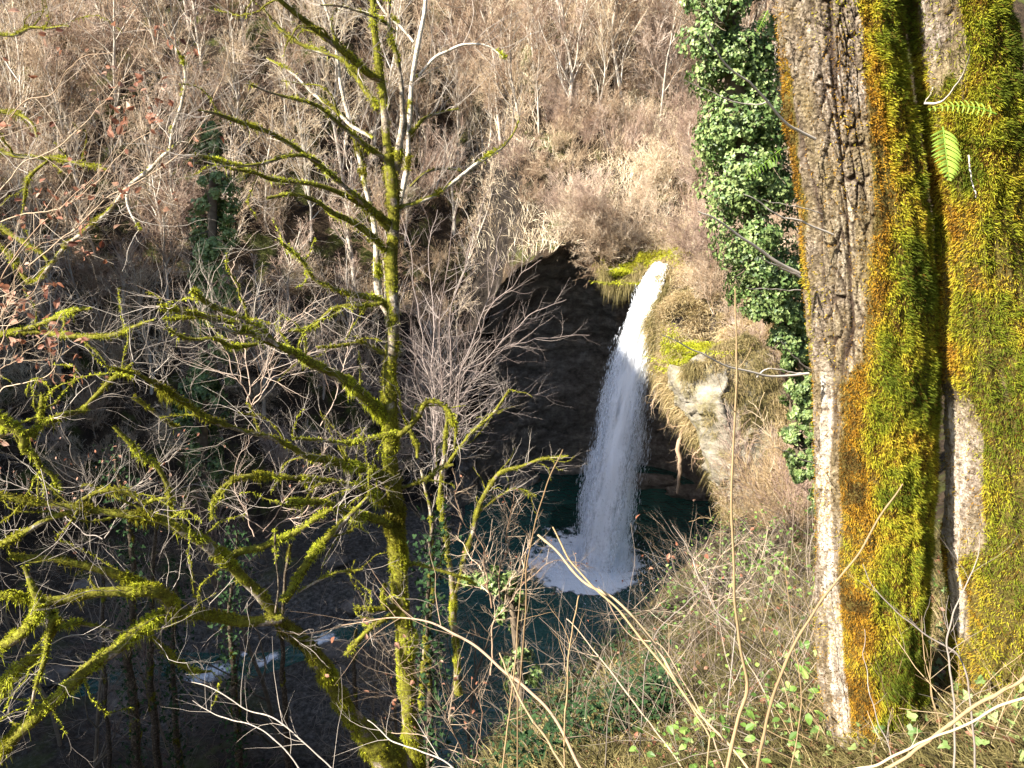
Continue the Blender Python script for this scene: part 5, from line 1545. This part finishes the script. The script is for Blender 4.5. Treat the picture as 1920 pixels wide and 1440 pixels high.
traced_shrub('bare_bush', 'pinkish bare bush in the shade left of the forked mossy stem', [
    [(470, 760, 6), (450, 600, 5), (440, 480, 3)], [(470, 760, 6), (520, 640, 4), (590, 560, 3)], [(480, 760, 6), (540, 690, 4), (640, 640, 2)],
    [(470, 760, 6), (420, 660, 4), (330, 560, 3)], [(600, 800, 5), (640, 700, 4), (660, 600, 3)]], 13, 703, 'twig_pink', tw=7, tl=(.5, 1.4))
for k_, (stems, Y, lab) in enumerate([
    ([[(500, 1000, 5), (560, 900, 4), (650, 820, 3)], [(500, 1000, 5), (600, 940, 4), (720, 900, 2)], [(480, 1010, 5), (440, 900, 3), (470, 800, 2)], [(500, 1000, 5), (400, 940, 3), (300, 930, 2)]], 10, 'thin bare bush under the big mossy boughs in the middle left'),
    ([[(200, 1000, 5), (160, 900, 4), (120, 800, 3)], [(200, 1000, 5), (260, 900, 4), (330, 840, 3)], [(190, 1010, 5), (80, 940, 3), (0, 900, 2)]], 8, 'thin bare bush with a few rust leaves at the left edge'),
    ([[(880, 1440, 5), (830, 1330, 4), (760, 1260, 3), (700, 1190, 2)], [(880, 1440, 5), (900, 1350, 4), (880, 1270, 2)], [(900, 1440, 5), (820, 1390, 4), (700, 1370, 2)]], 6, 'bare trailing bush below the forked mossy stem'),
    ([[(1300, 1160, 4), (1320, 1090, 4), (1280, 1010, 2)], [(1310, 1160, 5), (1400, 1090, 4), (1440, 990, 2)], [(1310, 1170, 5), (1240, 1140, 4), (1130, 1150, 2)], [(1320, 1160, 4), (1345, 1060, 3), (1390, 1010, 2)]], 6.5, 'bare bush on the brow of the bank right of the pool')]):
    traced_shrub('bare_bush', lab, stems, Y, 710 + k_, ['twig_pink', 'twig_grey', 'twig_tan', 'twig_tan'][k_], tw=9, tl=(.25, .8), leafmat='leaf_rust', nleaf=[40, 90, 50, 40][k_], lsz=.035)
# beech twigs with rust leaves at the left
traced_shrub('beech', 'beech twigs holding curled rust-brown leaves at the left edge', [
    [(-80, 800, 9), (0, 640, 6), (50, 560, 4), (90, 500, 3)], [(-80, 760, 8), (0, 690, 5), (60, 650, 4), (120, 590, 3)], [(-60, 720, 8), (20, 560, 5), (60, 470, 3), (150, 440, 2)],
    [(-80, 900, 8), (0, 740, 5), (80, 700, 4), (110, 650, 2)], [(-80, 600, 7), (0, 480, 4), (30, 420, 2)], [(-90, 700, 9), (20, 500, 6), (120, 380, 5), (200, 300, 3), (240, 220, 2)]], 5.6, 721, 'twig_tan', tw=9, tl=(.2, .6), spread=.5, cat='tree', leafmat='leaf_rust', nleaf=260, lsz=.055)
traced_shrub('beech', 'slender beech with scattered orange leaves high at the upper left', [
    [(-60, 420, 7), (60, 300, 5), (150, 240, 4), (230, 140, 3), (280, 60, 2)], [(-60, 300, 7), (60, 190, 5), (140, 120, 3), (210, 90, 2)], [(60, 500, 6), (200, 380, 5), (330, 290, 4), (400, 180, 3), (440, 80, 2)],
    [(0, 420, 6), (130, 380, 4), (260, 260, 3), (330, 200, 2)]], 6.5, 722, 'twig_tan', tw=8, tl=(.3, .9), spread=.6, cat='tree', leafmat='leaf_rust', nleaf=130, lsz=.055)

# dark slim trunks in the shade at the lower left
k_ = 0
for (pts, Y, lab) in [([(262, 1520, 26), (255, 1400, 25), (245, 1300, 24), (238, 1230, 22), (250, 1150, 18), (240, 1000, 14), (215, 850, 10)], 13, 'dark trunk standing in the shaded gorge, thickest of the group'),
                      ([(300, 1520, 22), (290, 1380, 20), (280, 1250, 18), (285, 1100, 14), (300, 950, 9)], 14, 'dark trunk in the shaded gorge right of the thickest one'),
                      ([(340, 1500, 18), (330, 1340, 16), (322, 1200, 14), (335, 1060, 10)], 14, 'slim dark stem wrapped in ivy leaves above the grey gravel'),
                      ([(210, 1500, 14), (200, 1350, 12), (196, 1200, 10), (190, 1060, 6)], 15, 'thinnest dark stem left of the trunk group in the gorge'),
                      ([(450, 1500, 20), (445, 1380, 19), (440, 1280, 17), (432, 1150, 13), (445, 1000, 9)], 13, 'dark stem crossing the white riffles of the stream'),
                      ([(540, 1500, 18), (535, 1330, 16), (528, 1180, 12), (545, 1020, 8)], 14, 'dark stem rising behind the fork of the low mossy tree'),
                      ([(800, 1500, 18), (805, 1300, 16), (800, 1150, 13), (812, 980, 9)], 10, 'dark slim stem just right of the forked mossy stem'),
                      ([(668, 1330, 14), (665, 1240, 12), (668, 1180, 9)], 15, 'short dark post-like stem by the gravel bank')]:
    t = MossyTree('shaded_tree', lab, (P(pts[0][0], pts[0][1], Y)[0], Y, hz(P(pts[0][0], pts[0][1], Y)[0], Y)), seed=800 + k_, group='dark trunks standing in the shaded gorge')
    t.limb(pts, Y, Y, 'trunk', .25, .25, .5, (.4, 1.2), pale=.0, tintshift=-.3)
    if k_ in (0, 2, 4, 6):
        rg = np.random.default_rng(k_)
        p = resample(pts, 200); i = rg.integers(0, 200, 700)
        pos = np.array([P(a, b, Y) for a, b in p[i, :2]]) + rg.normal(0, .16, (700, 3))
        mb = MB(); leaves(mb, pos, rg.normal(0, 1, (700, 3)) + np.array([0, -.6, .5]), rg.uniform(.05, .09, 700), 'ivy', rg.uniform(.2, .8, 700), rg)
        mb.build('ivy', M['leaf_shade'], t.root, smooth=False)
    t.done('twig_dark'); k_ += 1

# the old ring half buried on the far gravel
th = np.linspace(0, 2 * np.pi, 40, endpoint=False)
c = P(331, 1025, 31.0); c[2] = max(c[2], hz(c[0], c[1]) + .25)
T = []
mb = MB()
ring = []
for a in th:
    ctr = c + np.array([math.cos(a) * .33, .12 * math.sin(a), math.sin(a) * .24])
    rad = unit(np.array([math.cos(a), .3 * math.sin(a), math.sin(a)]))
    ax = np.array([0, 1.0, -.3])
    ring.append([ctr + .12 * (math.cos(b) * rad + 1.0 * math.sin(b) * ax) for b in np.linspace(0, 2 * np.pi, 14, endpoint=False)])
ring = np.array(ring)
q = grid_quads(40, 14, True).tolist()
q += [(39 * 14 + j, 39 * 14 + (j + 1) % 14, (j + 1) % 14, j) for j in range(14)]
mb.add(ring.reshape(-1, 3), q, None, .6)
m_, nt_, out_ = nmat('old_rubber')
surf(nt_, out_, ramp(nt_, noise_n(nt_, 12, 4), [(.35, (.06, .045, .04)), (.65, (.15, .115, .10))]), .8, .3)
tag(mb.build('tyre', m_), 'old worn tyre lying on the shaded bank behind the mossy boughs', 'tyre')
# ================================================================== foreground bank
NR = (760, 1980, 880, 1480)
def near_points(region, n, seedp, t0=1.2):
    rg = np.random.default_rng(seedp)
    u = rg.uniform(region[0], region[1], n); v = rg.uniform(region[2], region[3], n)
    p, h = march(u, v, tmax=14, t0=t0)
    return p[h], rg

def near_cover(name, label, region, n, L, W, tint, mat, up=.7, spread=.7, seedp=1, m=9, t0=1.2, droop=.35, tw=.4, cat='grass'):
    p, rg = near_points(region, n // m, seedp, t0)
    dist = np.linalg.norm(p, axis=1)
    base = np.repeat(p, m, 0) + rg.normal(0, 1, (len(p) * m, 3)) * np.array([1, 1, 0]) * .035
    base[:, 2] = height(base[:, 0], base[:, 1]) - .01
    k = len(base)
    tuft = np.repeat(rg.normal(0, 1, (len(p), 3)), m, 0)
    d = np.array([0, 0, up]) + spread * (.6 * tuft + rg.normal(0, .6, (k, 3)))
    d[:, 2] = np.abs(d[:, 2])
    tn = tint + tw * fbm(base * 2.2, 3, seedp) + np.repeat(rg.normal(0, .1, len(p)), m) + rg.normal(0, .08, k)
    mb = MB()
    blades(mb, base, d, rg.uniform(L[0], L[1], k), rg.uniform(W[0], W[1], k), droop, np.clip(tn, 0, 1), rg)
    return tag(mb.build(name, M[mat]), label, cat, kind='stuff')
near_cover('grass', 'dry and green grass tufts matted over the near bank', (1120, 1980, 1000, 1480), 100000, (.05, .22), (.002, .005), .33, 'grass', seedp=31)
near_cover('grass', 'dim green and brown grass under the mossy trees', (400, 1150, 1120, 1480), 26000, (.10, .35), (.005, .012), .3, 'grass', seedp=32)

def leaf_cover(name, label, region, n, size, shape, mat, tint, seedp, hgt=(.02, .25), t0=1.2, patch=0.0, cat='leaves'):
    p, rg = near_points(region, n, seedp, t0)
    if patch:
        p = p[fbm(p * 1.1, 3, seedp) > patch - .25]
    n = len(p)
    p = p + np.stack([rg.normal(0, .03, n), rg.normal(0, .03, n), rg.uniform(*hgt, n)], -1)
    mb = MB()
    leaves(mb, p, rg.normal(0, .45, (n, 3)) + np.array([-.1, -.2, 1]), rg.uniform(size[0], size[1], n), shape, np.clip(tint + rg.normal(0, .2, n), 0, 1), rg)
    return tag(mb.build(name, M[mat], smooth=False), label, cat, kind='stuff')
leaf_cover('ivy_leaves', 'dark glossy ivy leaves creeping over the near bank', (1100, 1960, 1050, 1480), 700, (.018, .042), 'ivy', 'leaf_ivy', .75, 41, (.03, .2), patch=.2)
leaf_cover('bramble_leaves', 'fresh green bramble and herb leaves on the near bank', (1150, 1980, 1000, 1480), 1200, (.018, .05), 'oval', 'leaf_green', .40, 42, (.03, .35), patch=.25)
leaf_cover('dead_leaves', 'rust-brown dead leaves lying on the near bank', (1100, 1980, 1050, 1480), 1500, (.02, .05), 'oval', 'leaf_rust', .35, 43, (.0, .06))
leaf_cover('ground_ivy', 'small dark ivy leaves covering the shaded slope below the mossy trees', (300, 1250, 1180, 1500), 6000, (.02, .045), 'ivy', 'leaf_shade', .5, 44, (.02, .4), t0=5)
leaf_cover('bank_leaves', 'small green leaves scattered over the brow of the bank', (1230, 1530, 820, 1180), 2200, (.025, .06), 'oval', 'leaf_green', .42, 45, (.05, .6), t0=4, patch=.2)

# tangled canes
def canes(name, label, region, n, L, r, mat, seedp, t0=1.4, tint=(.4, .9), up=.5, S=None, cat='bramble'):
    p, rg = near_points(region, n, seedp, t0)
    T = Tubes()
    S = S or [(8, .14, -.03, (1, 3), .45, .7, 5), (5, .2, .0, (0, 2), .5, .6, 3), (3, .2, 0, 0, .5, .5, 3)]
    for q in p:
        d = unit(np.array([rg.normal(0, .8), rg.normal(0, .5), rg.uniform(up, 1.6)]))
        grow(T, rg, q, d, rg.uniform(*L), rg.uniform(*r), 0, S, rg.uniform(*tint))
    return tag(T.into(MB()).build(name, M[mat]), label, cat, kind='stuff')
canes('bramble_tangle', 'tangle of thin tan canes over the brow of the near bank', (880, 1540, 1080, 1440), 760, (.3, 1.1), (.0012, .0034), 'twig_near', 51, t0=2.2, tint=(.15, 1.0))
canes('bramble_tangle', 'fine straw stems tangled round the trunk bases', (1480, 1960, 1180, 1460), 260, (.15, .6), (.0012, .003), 'straw', 52, t0=1.3)
canes('bramble_tangle', 'dim tangle of twigs on the shaded slope under the mossy trees', (200, 1000, 1150, 1460), 300, (.5, 1.6), (.003, .006), 'twig_near', 53, t0=5, tint=(.1, .6))
canes('bramble_tangle', 'fine brown twig tangle on the bank under the ivy-clad tree', (1260, 1530, 830, 1150), 520, (.4, 1.0), (.002, .0045), 'twig_near', 54, t0=5, tint=(.1, 1.))

# traced dry stalks
rg = np.random.default_rng(61)
def stalk(label, pts, Y0, Y1, mat='straw', tint=.7, side=6, sl=(.06, .2), name='dry_stalk', nodes=True, cat='stalk'):
    p = resample(pts, 70)
    Ys = np.linspace(Y0, Y1, 70)
    q = np.array([P(a, b, y) for (a, b), y in zip(p[:, :2], Ys)])
    s = np.linspace(0, 1, 70)
    k = rg.uniform(0, 50)
    q += .008 * np.stack([fbm(np.stack([s * 8 + k, s * 0 + c_, s * 0], -1), 2, 3) for c_ in range(3)], -1)
    r = .48 * np.array([px_r(w, a, b, y) for (a, b, w), y in zip(p, Ys)])
    if nodes: r = r * (1 + .28 * (np.abs((s * 9 + k) % 1 - .5) < .06))
    # run the foot down into the ground
    foot = q[0].copy(); foot[2] = min(foot[2], hz(foot[0], foot[1]) - .03)
    if pts[0][1] < 1430 and q[0][2] - foot[2] > .05:
        ext = np.linspace(foot, q[0], 8)[:-1]
        q = np.vstack([ext, q]); r = np.concatenate([np.full(7, r[0]), r])
    root = empty(name, foot, label, cat)
    T = Tubes(); T.add(q, r, 8, tint)
    for _ in range(side):
        i = rg.integers(10, 66)
        d = unit(q[i + 1] - q[i - 1]); a = rg.normal(size=3); a -= d * a.dot(d); a = unit(a)
        grow(T, rg, q[i], d * .75 + a * .65, rg.uniform(*sl) * Y0 / 2.5, r[i] * .4, 0, [(5, .15, .03, (0, 2), .5, .6, 4), (3, .2, 0, 0, .5, .5, 3)], tint)
    T.into(MB()).build('stem', M[mat], root)
    return root
stalk('tallest straight straw-coloured stalk rising in front of the pale outcrop', [(1355, 1480, 15), (1385, 1350, 14), (1402, 1285, 13), (1386, 1190, 11), (1378, 1050, 10), (1371, 900, 9), (1376, 760, 8), (1378, 640, 7), (1377, 540, 5)], 2.0, 1.8, tint=.72, side=2)
stalk('smooth brown stalk leaning right across the rough-barked trunk', [(1415, 1480, 13), (1440, 1340, 12), (1480, 1230, 11), (1540, 1130, 9), (1610, 1040, 8), (1655, 960, 7), (1690, 908, 5)], 1.9, 1.9, tint=.5, side=0)
stalk('thick golden cane slanting from the bottom up to the foam', [(1420, 1470, 9), (1375, 1408, 9), (1290, 1310, 10), (1225, 1205, 11), (1160, 1128, 11), (1095, 1092, 10), (1050, 1040, 9), (1011, 1001, 9)], 2.3, 2.9, tint=.82, side=1)
stalk('second golden cane crossing beside the thick one with a cut tip', [(1330, 1380, 7), (1275, 1290, 8), (1200, 1195, 9), (1150, 1135, 8), (1095, 1080, 8), (1060, 1040, 7), (1036, 990, 6)], 2.35, 2.85, tint=.7, side=1)
stalk('thin reddish stalk standing in front of the foam, topmost of the near stalks', [(972, 1300, 6), (980, 1240, 6), (985, 1130, 6), (988, 1060, 6), (1000, 990, 5), (1025, 905, 5), (1053, 842, 4)], 3.2, 3.2, 'straw', .35, side=3)
stalk('upright straw stalk between the two golden canes and the reddish stalk', [(1055, 1470, 7), (1064, 1280, 6), (1072, 1190, 5), (1088, 1115, 5)], 2.6, 2.6, tint=.75, side=4)
stalk('pale stiff stalk leaning left out of the bramble tangle', [(1072, 1470, 10), (1030, 1395, 9), (990, 1335, 9), (960, 1280, 7), (938, 1222, 6)], 2.5, 2.7, tint=.8, side=3)
stalk('straw stalk rising at the left end of the bramble tangle', [(940, 1470, 6), (955, 1340, 6), (965, 1230, 5), (975, 1130, 4), (985, 1040, 3)], 3.0, 3.0, tint=.65, side=6)
stalk('long brown branch lying from the tangle towards the forked mossy stem', [(1100, 1460, 14), (1040, 1345, 12), (985, 1290, 12), (940, 1255, 11), (890, 1210, 10), (845, 1185, 9), (800, 1165, 7), (740, 1158, 5), (680, 1166, 3), (640, 1172, 2)], 3.4, 4.2, 'twig_tan', .35, side=9, sl=(.2, .5), name='fallen_branch', nodes=False, cat='branch')
stalk('white straw lying across the bottom right corner', [(1500, 1470, 10), (1640, 1432, 10), (1740, 1395, 9), (1830, 1345, 10), (1960, 1290, 11)], 1.5, 1.35, tint=.95, side=2, nodes=False)
stalk('golden cane lying above the white straw in the bottom right corner', [(1600, 1470, 13), (1700, 1415, 13), (1780, 1362, 14), (1860, 1308, 14), (1960, 1245, 15)], 1.55, 1.4, tint=.7, side=1)
stalk('thin grey sapling in front of the gap between the two trunks', [(1790, 1470, 9), (1785, 1320, 8), (1778, 1190, 7), (1802, 1110, 5), (1832, 1050, 4), (1836, 1000, 3)], 1.7, 1.8, 'twig_grey', .45, side=9, sl=(.1, .25), name='sapling', nodes=False, cat='sapling')
stalk('second thin sapling curving right of the grey one before the mossy trunk', [(1832, 1470, 8), (1822, 1360, 8), (1812, 1270, 7), (1795, 1230, 7), (1750, 1200, 6), (1690, 1150, 5), (1640, 1100, 4), (1620, 1060, 3)], 1.7, 1.9, 'twig_grey', .35, side=8, sl=(.1, .25), name='sapling', nodes=False, cat='sapling')
stalk('thin whip arching right of the tall stalk over the leafy bank', [(1360, 1440, 6), (1320, 1350, 5), (1290, 1290, 5), (1240, 1210, 4), (1180, 1190, 3), (1120, 1100, 2)], 2.8, 3.1, 'twig_tan', .6, side=5)
stalk('slender pale stem bending left at the foot of the golden cane', [(1300, 1470, 6), (1230, 1370, 6), (1170, 1290, 6), (1080, 1180, 4), (1060, 1160, 3)], 3.0, 3.3, 'twig_tan', .7, side=6)
stalk('pale twig snaking up at the right of the pool', [(1380, 1180, 5), (1340, 1140, 5), (1310, 1080, 4), (1285, 1020, 3), (1262, 985, 2)], 3.4, 3.5, 'twig_grey', .6, side=6)
stalk('forked dark twig standing against the green water', [(1210, 1240, 4), (1235, 1180, 4), (1290, 1130, 4), (1330, 1095, 3), (1345, 1060, 2), (1264, 1038, 2)][:5], 3.4, 3.5, 'twig_grey', .3, side=4)
stalk('pale twig curving over the bottom left below the mossy fork', [(600, 1500, 6), (560, 1440, 5), (520, 1390, 5), (480, 1362, 4), (430, 1350, 4), (395, 1335, 3), (362, 1312, 2)], 3.6, 3.9, 'twig_grey', .8, side=7, sl=(.12, .3))
stalk('long pale twig reaching left along the bottom edge', [(680, 1500, 6), (600, 1420, 5), (520, 1350, 5), (460, 1330, 4), (400, 1290, 4), (360, 1280, 2)], 3.8, 4.2, 'twig_grey', .75, side=9, sl=(.15, .4))
stalk('pale bent twig crossing the foot of the forked mossy stem', [(900, 1500, 6), (850, 1440, 6), (790, 1410, 5), (740, 1390, 5), (690, 1352, 3)], 3.4, 3.6, 'twig_grey', .85, side=6, sl=(.12, .3))
stalk('straw stem rising through the leaves left of the rough-barked trunk', [(1480, 1470, 5), (1500, 1300, 4), (1480, 1150, 3), (1470, 1040, 2)], 2.3, 2.4, tint=.6, side=5)
stalk('fine curved twig arching before the lower rough-barked trunk', [(1680, 1440, 4), (1640, 1330, 4), (1625, 1250, 3), (1618, 1180, 2)], 1.9, 1.95, 'twig_grey', .6, side=6, sl=(.06, .16))
stalk('whip of a twig crossing the pool in front of the dark water', [(1140, 1350, 4), (1170, 1210, 3), (1180, 1120, 3), (1190, 1050, 2), (1184, 980, 2)], 3.5, 3.5, 'twig_grey', .3, side=6)
